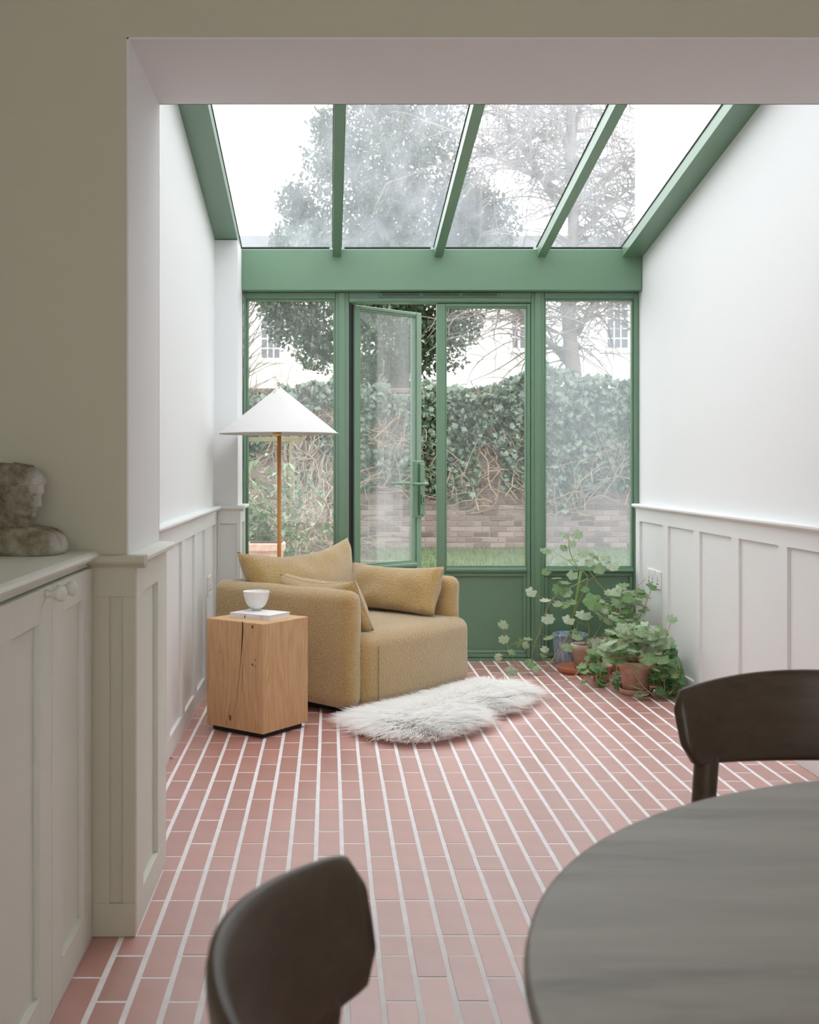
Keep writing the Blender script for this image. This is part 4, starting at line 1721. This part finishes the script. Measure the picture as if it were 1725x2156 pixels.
fur = MB()
dome = MB()
vd, fd, gi = [], [], {}
xs = [p[0] for p in poly]
ys = [p[1] for p in poly]
gs = .014
for i in range(int((max(xs) - min(xs)) / gs) + 2):
    for j in range(int((max(ys) - min(ys)) / gs) + 2):
        x, y = min(xs) + i * gs, min(ys) + j * gs
        if inside(x, y, poly):
            gi[(i, j)] = len(vd)
            vd.append((x, y, .008 + .030 * (1 - math.exp(-edge_info(x, y)[1] / .05))))
for (i, j) in gi:
    q = [(i, j), (i + 1, j), (i + 1, j + 1), (i, j + 1)]
    if all(k in gi for k in q):
        fd.append([gi[k] for k in q])
dome.add(vd, fd, True)
dome.build('undercoat', 'fur', rug)
xs = [p[0] for p in poly]
ys = [p[1] for p in poly]
n_f = 0
while n_f < 27000:
    x, y = random.uniform(min(xs), max(xs)), random.uniform(min(ys), max(ys))
    if not inside(x, y, poly):
        continue
    n_f += 1
    (ex, ey), ed = edge_info(x, y)
    out = Vector((ex - x, ey - y, 0))
    out = out.normalized() if out.length > 1e-6 else Vector((0, -1, 0))
    k = max(0, 1 - ed / .10)
    clump = Vector((noise.noise((x * 20, y * 20, 1)), noise.noise((x * 20, y * 20, 7)), 0))
    d = out * (.25 + .9 * k) + clump * .9 + Vector((random.gauss(0, .25), random.gauss(0, .25) - .2, 0))
    d.normalize()
    ln = random.uniform(.065, .105) * (1 + .35 * k)
    # keep the fur outside the armchair
    rel = Vector((x, y, 0)) - PC
    vdepth = rel.dot(Aax)
    if vdepth > -.075 and -.05 < rel.dot(Bax) < CW:
        dd = d.dot(Aax)
        if dd > -.1:
            d = (d - Aax * (dd + .1)).normalized()
    p0 = Vector((x, y, .008 + .030 * (1 - math.exp(-ed / .05))))
    lift = (1 - .72 * k) * random.uniform(.5, .95)
    pts = []
    for q in range(4):
        t = q / 3
        pts.append(p0 + d * ln * (t * .35 + .65 * t * t) + Vector((0, 0, ln * lift * (1.15 * t - .55 * t * t) - .008 * k * t * t)))
    for q in pts:
        q.z = max(q.z, .004)
    w = random.uniform(.0012, .0021)
    sd = d.cross(Vector((0, 0, 1))) * w
    up = Vector((0, 0, 1)) * w * .5
    vv = []
    for q, ww in zip(pts, (1, 1, .8, .12)):
        vv += [q - sd * ww - up * ww, q + sd * ww + up * ww]
    fur.add(vv, [(0, 1, 3, 2), (2, 3, 5, 4), (4, 5, 7, 6)], True)
o = fur.build('fleece', 'fur', rug)
o['kind'] = 'stuff'

# ---- sideboard
XCF = -0.557
cab = thing('sideboard_cabinet', 'grey white built-in shaker cupboard with round knobs', 'cabinet', (-.85, 1.9, 0))
MB().box(-1.148, XCF - .022, 0.7, 2.699, .0, .872).build('carcass', 'paint_panel', cab)


def cab_door(y0, y1, knob):
    d = MB()
    x = XCF
    za, zb, zp0, zp1, stw = .004, .868, .083, .803, .092
    d.box(x - .02, x, y0, y0 + stw, za, zb, bev=.0012)
    d.box(x - .02, x, y1 - stw, y1, za, zb, bev=.0012)
    d.box(x - .02, x, y0 + stw, y1 - stw, zp1, zb, bev=.0008)
    d.box(x - .02, x, y0 + stw, y1 - stw, za, zp0, bev=.0008)
    d.box(x - .02, x - .012, y0 + stw, y1 - stw, zp0, zp1)
    o_ = d.build('door', 'paint_panel', cab)
    kn = MB()
    pr = [(.001, 0), (.0085, 0), (.009, .003), (.0065, .008), (.0075, .015), (.0135, .022), (.016, .029), (.0145, .036), (.008, .040), (.001, .041)]
    seg = 20
    vv, ff = [], []
    for (r, hx) in pr:
        for k in range(seg):
            a = 2 * PI * k / seg
            vv.append((x + hx, knob + r * math.cos(a), .856 + r * math.sin(a)))
    for i in range(len(pr) - 1):
        for k in range(seg):
            k2 = (k + 1) % seg
            ff.append((i * seg + k, i * seg + k2, (i + 1) * seg + k2, (i + 1) * seg + k))
    kn.add(vv, ff, True)
    kn.build('knob', 'paint_panel', o_)


cab_door(2.306, 2.694, 2.352)
cab_door(1.912, 2.302, 2.256)
cab_door(1.518, 1.908, 1.562)
cab_door(1.124, 1.514, 1.468)
wt = MB()
sec = [(-1.148, .886), (XCF + .004, .886), (XCF + .013, .890), (XCF + .017, .897), (XCF + .013, .904), (XCF + .004, .908), (-1.148, .908)]
wt.prism(sec, 1, 0.7, 2.699)
sec2 = [(-1.148, .872), (XCF - .010, .872), (XCF - .010, .886), (-1.148, .886)]
wt.prism(sec2, 1, 0.7, 2.699)
o = wt.build('worktop', 'paint_panel')
tag(o, 'grey white painted worktop with rounded edge carrying the stone bust', 'worktop')

# ---- stone bust
BY = 2.60
bust = thing('stone_bust', 'weathered stone bust of a curly-haired head looking to the opening', 'bust', (P(40, 0, BY).x, BY, .908))
sc_ = BY / F                          # metres per photo pixel at the bust


def bz(py):
    return .908 + (1166 - py) * sc_


# profile tables by photo row: row -> front with nose, cheek front, back, half depth
rows = [
    (974.5, 30, 30, 26, 2), (976, 52, 52, 2, 20), (980, 68, 68, -14, 30), (987, 80, 80, -25, 37), (997, 90, 90, -32, 42), (1008, 95.5, 95, -35, 44),
    (1017, 96, 94, -36, 45), (1024, 93, 91, -36, 44), (1030, 94, 88, -35, 43), (1036, 93.5, 86, -34, 42), (1042, 90, 83, -32, 41), (1046, 88, 80, -31, 40),
    (1052, 89, 78, -29, 39), (1058, 89.5, 78, -27, 37), (1063, 90, 77.5, -25, 36), (1066.5, 89.5, 77, -24, 35), (1068.5, 82, 76, -23, 34), (1071, 80, 75.5, -22, 33),
    (1075, 79, 74, -21, 31), (1078, 77.5, 73, -20, 30), (1082, 77.5, 72, -19, 29), (1085, 77, 70, -18, 27), (1089, 75, 66, -36, 28), (1092, 68, 60, -44, 30),
    (1096, 60, 58, -50, 34), (1100, 62, 62, -56, 38), (1104, 68, 68, -60, 44), (1107, 84, 84, -46, 50), (1110, 102, 102, -58, 60), (1115, 115, 115, -66, 66), (1122, 126, 126, -72, 70),
    (1132, 133, 133, -75, 72), (1145, 137, 137, -76, 72), (1156, 138, 138, -76, 72), (1163, 134, 134, -74, 70), (1166, 130, 130, -72, 68)]
vv, ff = [], []
SEG = 72
cx = 40.0
bp_ = []
for ri in range(len(rows) - 1):                       # interpolate for finer rows
    a, b = rows[ri], rows[ri + 1]
    stp = max(1, int((b[0] - a[0]) / 1.6))
    for q in range(stp):
        t = q / stp
        bp_.append(tuple(a[k] * (1 - t) + b[k] * t for k in range(5)))
bp_.append(rows[-1])
for (py, fr_, ch, bk, hw) in bp_:
    body = py > 1106
    for k in range(SEG):
        a = 2 * PI * k / SEG
        ca, sa = math.cos(a), math.sin(a)
        mid = (ch + bk) / 2
        hl = (ch - bk) / 2
        e = 0.55 if body else 0.86
        x = mid + hl * math.copysign(abs(ca) ** e, ca)
        y = hw * math.copysign(abs(sa) ** e, sa)
        if ca > 0 and not body:
            wn_ = math.exp(-(y / 6.0) ** 2)
            x += (fr_ - ch) * wn_
            # eye sockets and lids
            for sgn in (-1, 1):
                x -= 8.5 * math.exp(-((y - sgn * 14) / 7.0) ** 2 - ((py - 1046) / 5.0) ** 2)
                x += 3.0 * math.exp(-((y - sgn * 15) / 6.0) ** 2 - ((py - 1048) / 3.0) ** 2)
                x += 2.4 * math.exp(-((y - sgn * 17) / 9) ** 2 - ((py - 1060) / 7) ** 2)
                x += 2.0 * math.exp(-((y - sgn * 13) / 10) ** 2 - ((py - 1037) / 3.5) ** 2)
            x -= 1.6 * math.exp(-(y / 11) ** 2 - ((py - 1080) / 1.4) ** 2)
        # ears
        if not body and 1036 < py < 1066 and abs(x - 28) < 9:
            y *= 1 + .10 * math.exp(-((x - 28) / 6) ** 2) * math.sin(PI * (py - 1036) / 30)
        p = Vector((x, y, py))
        hair = py < 1026 - 0.35 * max(0, 60 - x) * -1 and not body
        hairline = 1024 + max(0, (70 - x)) * 0.40
        if py < hairline and py < 1062:
            q = Vector((x, y, py))
            d_ = abs(noise.noise(q * .17)) * 11.0 + abs(noise.noise(q * .36 + Vector((9, 0, 0)))) * 6.0 - 4.4
            r_ = Vector((x - 30, y, (py - 1025) * .8))
            if r_.length > 1:
                r_.normalize()
                x += r_.x * d_
                y += r_.y * d_
                py2 = py + r_.z * d_ * .6
            else:
                py2 = py
        else:
            q = Vector((x, y, py))
            x += noise.noise(q * .09) * .9
            y += noise.noise(q * .09 + Vector((0, 7, 0))) * .9
            py2 = py
        vv.append(((x - cx) * sc_, y * sc_, min(max((1166 - py2) * sc_, 0), .5)))
nr = len(bp_)
for i in range(nr - 1):
    for k in range(SEG):
        k2 = (k + 1) % SEG
        ff.append((i * SEG + k, (i + 1) * SEG + k, (i + 1) * SEG + k2, i * SEG + k2))
ff.append(tuple(range(SEG)))
ff.append(tuple(range((nr - 1) * SEG, nr * SEG))[::-1])
bust.rotation_euler = (0, 0, math.radians(-6))
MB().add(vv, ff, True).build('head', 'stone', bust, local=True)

# ---- round dining table
TC = Vector((0.757, 0.748, 0))
tab = thing('dining_table', 'round grey brown stained wooden dining table', 'table', tuple(TC))
MB().lathe([(.001, .712), (.586, .712), (.616, .724), (.622, .733), (.6205, .739), (.617, .741), (.001, .741)], TC, 128, smooth=True).build('table_top', 'table_wood', tab)
for o in [tab.children[0]]:
    me = o.data
    # flat shading on the flat faces keeps the top clean
    for p in me.polygons:
        if abs(p.normal.z) > .98:
            p.use_smooth = False
for a in (PI / 4, 3 * PI / 4, 5 * PI / 4, 7 * PI / 4):
    x, y = TC.x + .34 * math.cos(a), TC.y + .34 * math.sin(a)
    x2, y2 = TC.x + .40 * math.cos(a), TC.y + .40 * math.sin(a)
    MB().tube([(x2, y2, 0), (x, y, .70)], [.018, .028], 16).build('leg', 'dark_wood', tab)
MB().box(TC.x - .30, TC.x + .30, TC.y - .03, TC.y + .03, .66, .712).build('apron', 'dark_wood', tab)


# ---- dining chairs
def make_chair(label):
    t = thing('dining_chair', label, 'chair', group='dark dining chairs at the round table')
    # curved backrest
    b = MB()
    NU, NC = 40, 16
    vv, ff = [], []
    for i in range(NU + 1):
        u = -1 + 2 * i / NU
        q = max(0, (abs(u) - .92) / .08)
        x = .232 * u * (1 - .03 * u * u)
        yb = -.235 + .095 * u * u
        zt_ = .786 - .016 * u * u
        zb_ = .648 + .016 * u * u
        hh = (zt_ - zb_) / 2
        rc_ = .022 * (1 - math.sqrt(max(0, 1 - q * q)))
        hh2 = hh - rc_
        zc = (zt_ + zb_) / 2
        x -= math.copysign(.016, u) * (0)
        th = .0085
        nx, ny = -2 * .095 * u / .232, 1.0
        ln = math.hypot(nx, ny)
        nx, ny = nx / ln, ny / ln
        for k in range(NC):
            a = 2 * PI * k / NC
            ca, sa = math.cos(a), math.sin(a)
            dz = math.copysign(abs(sa) ** .35, sa) * hh2
            dn = math.copysign(abs(ca) ** .6, ca) * th
            lean = -.16 * dz
            sl = -.10 * math.copysign(1, u) * abs(u) ** 3 * (-dz) * 1.6
            vv.append((x + nx * dn + sl, yb + ny * dn + lean, zc + dz))
    for i in range(NU):
        for k in range(NC):
            k2 = (k + 1) % NC
            ff.append((i * NC + k, i * NC + k2, (i + 1) * NC + k2, (i + 1) * NC + k))
    ff.append(tuple(range(NC))[::-1])
    ff.append(tuple(range(NU * NC, (NU + 1) * NC)))
    b.add(vv, ff, True)
    b.build('backrest', 'dark_wood', t, local=True)
    for s in (-1, 1):
        MB().tube([(s * .195, -.225, 0), (s * .182, -.205, .44), (s * .176, -.178, .66), (s * .176, -.184, .70)], [.013, .018, .0185, .015], 14).build('leg', 'dark_wood', t, local=True)
        MB().tube([(s * .205, .20, 0), (s * .19, .185, .43)], [.013, .018], 14).build('leg', 'dark_wood', t, local=True)
    MB().rbox(.225, .215, .012, .011, 3, Matrix.Translation((0, 0, .448)),
              lambda q: Vector((q.x * (1 - .10 * max(0, -q.y / .21)), q.y, q.z - .012 * (1 - (q.x / .23) ** 2)))).build('seat', 'dark_wood', t, local=True)
    m = MB()
    m.box(-.17, .17, .165, .185, .395, .436)
    m.box(-.17, .17, -.205, -.185, .395, .436)
    m.build('seat_frame', 'dark_wood', t, local=True)
    return t


ch1 = make_chair('dark dining chair whose curved back faces the sideboard')
ch1.location = (.170, .770, 0)
ch1.rotation_euler = (0, 0, -PI / 2)
ch2 = ch1.copy()
col.objects.link(ch2)
for c in ch1.children:
    d = c.copy()
    col.objects.link(d)
    d.parent = ch2
ch2.location = (.748, 1.565, 0)
ch2.rotation_euler = (0, 0, PI)
ch2['label'] = 'dark dining chair between the round table and the potted plants'

# ---- sockets
def socket(name, label, xf, sgn, y0, y1, z0, z1, n, cat='socket', group=None):
    c = Vector((xf, (y0 + y1) / 2, z0))
    t = thing(name, label, cat, tuple(c), group=group)
    MB().box(xf, xf + sgn * .009, y0, y1, z0, z1, bev=.003).build('plate', 'white_plastic', t)
    for i in range(n):
        yy = y0 + (y1 - y0) * (i + .5) / n
        MB().box(xf + sgn * .009, xf + sgn * .013, yy - .010, yy + .004, z1 - .035, z1 - .012, bev=.001).build('switch', 'white_plastic', t)
        m = MB()
        for (dy, dz_, w, h) in ((0, .045, .003, .008), (-.010, .026, .007, .003), (.010, .026, .007, .003)):
            m.box(xf + sgn * .0088, xf + sgn * .0094, yy + dy - w, yy + dy + w, z0 + dz_ - h, z0 + dz_ + h)
        m.build('pin_hole', 'slot_dark', t)


XPR = XRP + .013
socket('wall_socket', 'white double socket on the panelling nearer the green frame', XPR, -1, 6.175, 6.31, .456, .551, 2)
socket('wall_socket', 'white single socket on the panelling above the plants, beside the double one', XPR, -1, 6.065, 6.157, .456, .551, 1)
socket('wall_socket', 'white socket on the panelling behind the armchair arm', XLP - .013, 1, 5.80, 5.93, .452, .552, 2)

# ================================================================== POTTED PLANTS
def pel_leaf(seed, lob=7):
    rnd = random.Random(seed)
    n = 34
    v = [(0, 0, 0)]
    ring = []
    for r_i, fr_ in ((1, .55), (2, 1.0)):
        for k in range(n):
            a = -PI / 2 + 2 * PI * (k + .5) / n
            d = abs(((a + PI / 2) % (2 * PI)) - PI) / PI         # 0 at tip side, 1 at the petiole
            base = 1 - .45 * max(0, d - .82) / .18
            lobe = 1 + .11 * math.cos(lob * (a - PI / 2)) + .045 * math.cos(2.7 * lob * a + seed)
            rr = fr_ * .5 * base * (1 + (lobe - 1) * (fr_ ** 3))
            z = .10 * fr_ ** 2 * (.4 + .6 * math.cos(lob * (a - PI / 2))) * .55 - .10 * fr_ ** 2 + .02 * rnd.uniform(-1, 1)
            v.append((rr * math.cos(a), rr * math.sin(a), z))
    f = [(0, 1 + k, 1 + (k + 1) % n) for k in range(n)]
    f += [(1 + k, 1 + n + k, 1 + n + (k + 1) % n, 1 + (k + 1) % n) for k in range(n)]
    return v, f


PLM = {}
for mn in ('leaf_pelargonium', 'leaf_pelargonium_lush'):
    PLM[mn] = []
    for s in range(4):
        v, f = pel_leaf(s * 3 + 1, 5 if s % 2 else 7)
        me = bpy.data.meshes.new('leaf')
        me.from_pydata(v, [], f)
        for p in me.polygons:
            p.use_smooth = True
        me.materials.append(M[mn])
        PLM[mn].append(me)


class Plant:
    def __init__(self, name, label, loc, lm='leaf_pelargonium'):
        self.t = thing(name, label, 'plant', loc)
        self.st = MB()
        self.nodes = []
        self.lm = lm

    def stem(self, pts, r=.003, n=6, px=True):
        pp = [P(*p) if px else Vector(p) for p in pts]
        sp = spline(pp, n)
        for q in sp:
            q.x = min(q.x, XRP - .012)
            q.z = max(q.z, .006)
        self.st.tube(sp, [r * (1 - .45 * k / (len(sp) - 1)) for k in range(len(sp))], 7, True)
        self.nodes += sp
        return sp

    def leaf(self, p, s, node=None, up=None):
        p = Vector(p)
        p.x = min(p.x, XRP - .035)
        p.y = min(p.y, YD - .04)
        p.z = max(p.z, .012)
        if node is None:
            node = min(self.nodes, key=lambda q: (q - p).length + .25 * max(0, q.z - p.z))
        mid = (node + p) / 2 + Vector((random.gauss(0, .006), random.gauss(0, .006), .008))
        if (node - p).length > .01:
            self.st.tube(spline([node, mid, p], 3), .0013, 4, False)
        d = p - node
        az = math.atan2(d.y, d.x) - PI / 2 + random.gauss(0, .4)
        tilt = random.gauss(.35, .35) if up is None else up
        # lean the leaf out towards the room's light
        R = Matrix.Rotation(random.gauss(0, .25), 3, 'Y') @ Matrix.Rotation(tilt, 3, 'X') @ Matrix.Rotation(az, 3, 'Z')
        o_ = link_copy(random.choice(PLM[self.lm]), 'leaf', self.t, p - Vector(self.t.location), R.to_euler(), (s, s, s))
        return o_

    def cloud(self, cx_, cy_, rx, ry, ya, yb, n, s0, s1):
        for i in range(n):
            a, r = random.uniform(0, 2 * PI), math.sqrt(random.random())
            self.leaf(P(cx_ + rx * r * math.cos(a), cy_ + ry * r * math.sin(a), random.uniform(ya, yb)), random.uniform(s0, s1))

    def finish(self):
        self.st.build('stem', 'plant_stem', self.t)


def pot(t, c, prof, m, soil_r, soil_z, seg=40):
    MB().lathe(prof, c, seg).build('pot', m, t)
    MB().lathe([(.001, soil_z), (soil_r * .6, soil_z + .003), (soil_r, soil_z - .002)], c, 24, closed=False).build('soil', 'soil', t)


def flower_pot(r, h, rim=.022, wall=.007):
    rb = r * .66
    r1 = r - .008
    zb_ = h - rim
    rm = rb + (r1 - rb) * zb_ / h
    return [(.001, 0), (rb, 0), (rm, zb_), (r - .002, zb_ + .003), (r, h - .003), (r - .003, h), (r - wall - .002, h), (r - wall - .004, h - .02), (rb - .004, .012), (.001, .012)]


def saucer(name, label, c, r, h, m):
    c = Vector(c)
    o_ = MB().lathe([(.001, 0), (r * .82, 0), (r * .90, h * .35), (r, h - .002), (r - .004, h), (r - .008, h - .004), (r * .80, .008), (.001, .008)], c, 44).build(name, m)
    tag(o_, label, 'saucer')
    return o_


# saucers
saucer('plant_saucer', 'wide clean terracotta saucer under the small chalky pot', (1.325, 6.185, 0), .107, .036, 'terracotta_clean')
saucer('plant_saucer', 'worn mossy terracotta saucer under the front flower pot', (1.492, 5.590, 0), .083, .030, 'terracotta')

# blue glazed pot with tall straggling plant and cane
A_ = Plant('potted_pelargonium', 'straggling scented pelargonium in a blue glazed pot by the green door', (1.348, 6.432, 0))
c = A_.t.location.copy()
pot(A_.t, c, [(.001, 0), (.078, 0), (.084, .01), (.093, .10), (.096, .155), (.099, .163), (.099, .172), (.094, .174), (.088, .168), (.085, .13), (.001, .13)], 'blue_glaze', .085, .148)
MB().tube([(1.348, 6.43, .12), P(1213, 1270, 6.42), P(1224, 1203, 6.41)], [.0095, .009, .008], 10).build('cane', 'bamboo', A_.t, label='green garden cane')
A_.stem([(1218, 1340, 6.43), (1206, 1305, 6.38), (1222, 1262, 6.32), (1238, 1218, 6.28), (1212, 1188, 6.28), (1200, 1160, 6.3), (1197, 1130, 6.31)], .0042)
A_.stem([(1238, 1218, 6.28), (1200, 1238, 6.22), (1165, 1260, 6.2), (1147, 1295, 6.2), (1136, 1330, 6.2), (1124, 1362, 6.2), (1120, 1386, 6.2)], .003)
A_.stem([(1200, 1334, 6.36), (1178, 1368, 6.2), (1152, 1402, 6.12), (1118, 1413, 6.1), (1090, 1400, 6.15), (1074, 1375, 6.2), (1064, 1345, 6.24), (1060, 1322, 6.26)], .0032)
A_.stem([(1230, 1228, 6.27), (1265, 1206, 6.25), (1290, 1188, 6.25)], .002)
A_.stem([(1215, 1196, 6.28), (1196, 1180, 6.26), (1170, 1165, 6.26)], .002)
A_.stem([(1199, 1150, 6.3), (1206, 1140, 6.3), (1214, 1128, 6.3)], .0018)
for (x, y, Y, s) in ((1190, 1126, 6.3, .058), (1216, 1124, 6.3, .066), (1206, 1144, 6.28, .045), (1188, 1153, 6.3, .05), (1150, 1159, 6.25, .066), (1228, 1162, 6.25, .07),
                     (1252, 1170, 6.3, .072), (1208, 1178, 6.22, .06), (1276, 1172, 6.25, .066), (1184, 1187, 6.25, .055), (1290, 1190, 6.22, .075), (1262, 1196, 6.24, .075),
                     (1241, 1184, 6.25, .06), (1150, 1203, 6.25, .052), (1172, 1216, 6.2, .058), (1188, 1225, 6.2, .07), (1206, 1210, 6.2, .06), (1119, 1246, 6.2, .060),
                     (1148, 1262, 6.18, .058), (1176, 1240, 6.18, .066), (1192, 1246, 6.2, .07), (1174, 1270, 6.18, .056), (1190, 1272, 6.17, .066), (1204, 1266, 6.2, .055),
                     (1154, 1302, 6.17, .072), (1155, 1341, 6.17, .062), (1147, 1366, 6.16, .048), (1146, 1378, 6.16, .04), (1112, 1344, 6.2, .05), (1095, 1354, 6.18, .05),
                     (1108, 1358, 6.16, .04), (1060, 1314, 6.26, .062), (1061, 1345, 6.22, .058), (1078, 1372, 6.18, .046), (1050, 1383, 6.2, .045), (1118, 1397, 6.1, .066),
                     (1127, 1406, 6.08, .05), (1078, 1414, 6.08, .068), (1200, 1337, 6.34, .06), (1196, 1362, 6.12, .07), (1212, 1330, 6.3, .05), (1232, 1240, 6.2, .05)):
    A_.leaf(P(x, y, Y), s, up=random.gauss(.75, .35))
A_.finish()

B_ = Plant('potted_pelargonium', 'leggy pelargonium in a small chalky terracotta pot standing in the wide saucer', (1.362, 6.155, .008))
c = B_.t.location.copy()
pot(B_.t, c, flower_pot(.071, .150, rim=.03), 'terracotta_chalky', .060, .138)
B_.stem([(1232, 1356, 6.155), (1241, 1330, 6.14), (1236, 1305, 6.12), (1228, 1294, 6.1)], .004)
B_.stem([(1238, 1318, 6.13), (1218, 1310, 6.1), (1202, 1303, 6.08)], .002)
B_.stem([(1236, 1356, 6.155), (1255, 1335, 6.1), (1268, 1310, 6.08), (1275, 1280, 6.05)], .003)
for (x, y, Y, s) in ((1230, 1293, 6.08, .09), (1198, 1304, 6.06, .066), (1250, 1266, 6.02, .105), (1258, 1286, 6.04, .07), (1216, 1340, 6.05, .06), (1255, 1350, 6.05, .055), (1262, 1366, 6.02, .07),
                     (1246, 1352, 6.08, .05), (1275, 1275, 6.05, .07)):
    B_.leaf(P(x, y, Y), s, up=random.gauss(.85, .3))
B_.finish()

C_ = Plant('potted_pelargonium', 'bushy pelargonium in a terracotta pot behind the chalky pot', (1.520, 6.18, 0))
c = C_.t.location.copy()
pot(C_.t, c, flower_pot(.088, .180), 'terracotta', .076, .165)
C_.stem([(1290, 1345, 6.18), (1310, 1300, 6.2), (1285, 1258, 6.24), (1255, 1222, 6.26), (1240, 1200, 6.27)], .0045)
C_.stem([(1290, 1345, 6.18), (1320, 1310, 6.1), (1338, 1275, 6.1), (1342, 1252, 6.1)], .0035)
C_.stem([(1285, 1345, 6.18), (1298, 1310, 6.12), (1300, 1270, 6.1), (1312, 1240, 6.1)], .0035)
C_.stem([(1295, 1345, 6.18), (1328, 1325, 6.08), (1352, 1290, 6.05), (1368, 1250, 6.03), (1373, 1236, 6.03)], .003)
C_.stem([(1338, 1262, 6.1), (1338, 1240, 6.08), (1352, 1226, 6.07), (1360, 1217, 6.07)], .002)
C_.cloud(1318, 1278, 56, 44, 5.98, 6.22, 58, .04, .07)
C_.cloud(1310, 1325, 45, 25, 5.95, 6.12, 16, .045, .07)
for (x, y, s) in ((1373, 1234, .062), (1350, 1248, .056), (1314, 1230, .06), (1296, 1246, .07), (1332, 1268, .07), (1356, 1275, .06)):
    C_.leaf(P(x, y, 6.04), s)
C_.finish()

D_ = Plant('potted_pelargonium', 'spreading pelargonium in the worn front terracotta pot on its own saucer', (1.490, 5.588, .008))
c = D_.t.location.copy()
pot(D_.t, c, flower_pot(.092, .158, rim=.034), 'terracotta', .080, .142)
for (pts, r) in (([(1345, 1398, 5.59), (1330, 1375, 5.55), (1310, 1350, 5.5)], .0045), ([(1350, 1398, 5.59), (1362, 1365, 5.55), (1385, 1335, 5.52)], .0035), ([(1340, 1398, 5.59), (1345, 1355, 5.6), (1340, 1320, 5.62)], .004),
                 ([(1335, 1398, 5.6), (1300, 1365, 5.58), (1268, 1352, 5.62), (1252, 1362, 5.7)], .003), ([(1355, 1396, 5.58), (1395, 1360, 5.5), (1410, 1318, 5.5), (1416, 1300, 5.5)], .0025),
                 ([(1330, 1398, 5.58), (1290, 1385, 5.52), (1272, 1402, 5.6), (1262, 1432, 5.72), (1255, 1440, 5.75)], .0028),
                 ([(1320, 1400, 5.5), (1335, 1412, 5.46), (1350, 1440, 5.42), (1378, 1466, 5.38)], .0022)):
    D_.stem(pts, r)
D_.cloud(1342, 1347, 66, 36, 5.46, 5.66, 62, .04, .07)
D_.cloud(1300, 1372, 32, 22, 5.46, 5.6, 12, .05, .075)
for (x, y, s) in ((1322, 1368, .095), (1302, 1362, .085), (1365, 1385, .085), (1392, 1385, .08), (1415, 1302, .055), (1380, 1322, .05), (1340, 1404, .045), (1338, 1446, .06), (1352, 1462, .065), (1346, 1462, .05)):
    D_.leaf(P(x, y, 5.44), s)
D_.finish()

E_ = Plant('potted_ivy_geranium', 'lush trailing geranium spilling over the floor beside the front pot', (1.640, 5.86, 0), 'leaf_pelargonium_lush')
c = E_.t.location.copy()
pot(E_.t, c, flower_pot(.078, .150), 'terracotta_clean', .068, .138)
for (pts, r) in (([(1378, 1385, 5.84), (1400, 1370, 5.7), (1422, 1380, 5.62), (1432, 1410, 5.55), (1425, 1445, 5.5)], .003),
                 ([(1372, 1388, 5.84), (1390, 1395, 5.65), (1398, 1425, 5.5), (1400, 1460, 5.42)], .003),
                 ([(1375, 1388, 5.84), (1410, 1395, 5.65), (1428, 1430, 5.52), (1410, 1462, 5.42)], .003),
                 ([(1372, 1390, 5.84), (1382, 1420, 5.6), (1384, 1455, 5.45)], .0025)):
    E_.stem(pts, r)
E_.cloud(1404, 1430, 35, 36, 5.42, 5.62, 64, .034, .058)
E_.cloud(1400, 1375, 30, 24, 5.6, 5.8, 14, .045, .07)
E_.finish()

F_ = Plant('potted_trailing_geranium', 'trailing geranium with reddish bare stems in the low pot beside the wide saucer', (1.402, 5.935, 0), 'leaf_pelargonium_lush')
c = F_.t.location.copy()
pot(F_.t, c, flower_pot(.060, .085, rim=.018), 'terracotta', .052, .075)
for (pts, r) in (([(1268, 1402, 5.93), (1250, 1385, 5.85), (1225, 1405, 5.78), (1205, 1430, 5.74), (1190, 1432, 5.75), (1188, 1424, 5.75)], .0024),
                 ([(1268, 1402, 5.93), (1255, 1412, 5.8), (1262, 1438, 5.72), (1285, 1440, 5.66), (1296, 1420, 5.66), (1300, 1395, 5.7)], .0026),
                 ([(1266, 1402, 5.93), (1235, 1410, 5.8), (1222, 1445, 5.68)], .002)):
    F_.stem(pts, r)
F_.cloud(1245, 1420, 34, 24, 5.68, 5.84, 24, .036, .055)
F_.cloud(1262, 1385, 22, 18, 5.78, 5.9, 8, .04, .06)
F_.cloud(1300, 1432, 12, 16, 5.62, 5.7, 6, .04, .055)
F_.finish()

# green glass bottle in the corner behind the trailing plant
gb = thing('glass_bottle', 'pale green glass bottle half hidden by leaves against the panelling', 'bottle', (1.683, 5.63, 0))
MB().lathe([(.001, 0), (.044, 0), (.048, .006), (.048, .13), (.044, .15), (.028, .175), (.017, .19), (.0155, .225), (.019, .228), (.019, .236), (.013, .236), (.013, .19), (.025, .172), (.044, .13), (.044, .008), (.001, .006)],
           gb.location, 28).build('body', 'bottle_glass', gb)

# dry leaf on the floor by the panelling
dl = MB()
p = PG(365, 1596, .004)
put_leaf(dl, SL, p, Matrix.Rotation(.8, 3, 'Z') @ Matrix.Rotation(.25, 3, 'Y'), .028)
o = dl.build('dry_leaf', 'dry_leaf')
tag(o, 'tiny dry brown leaf on the tiles by the panelling', 'leaf')
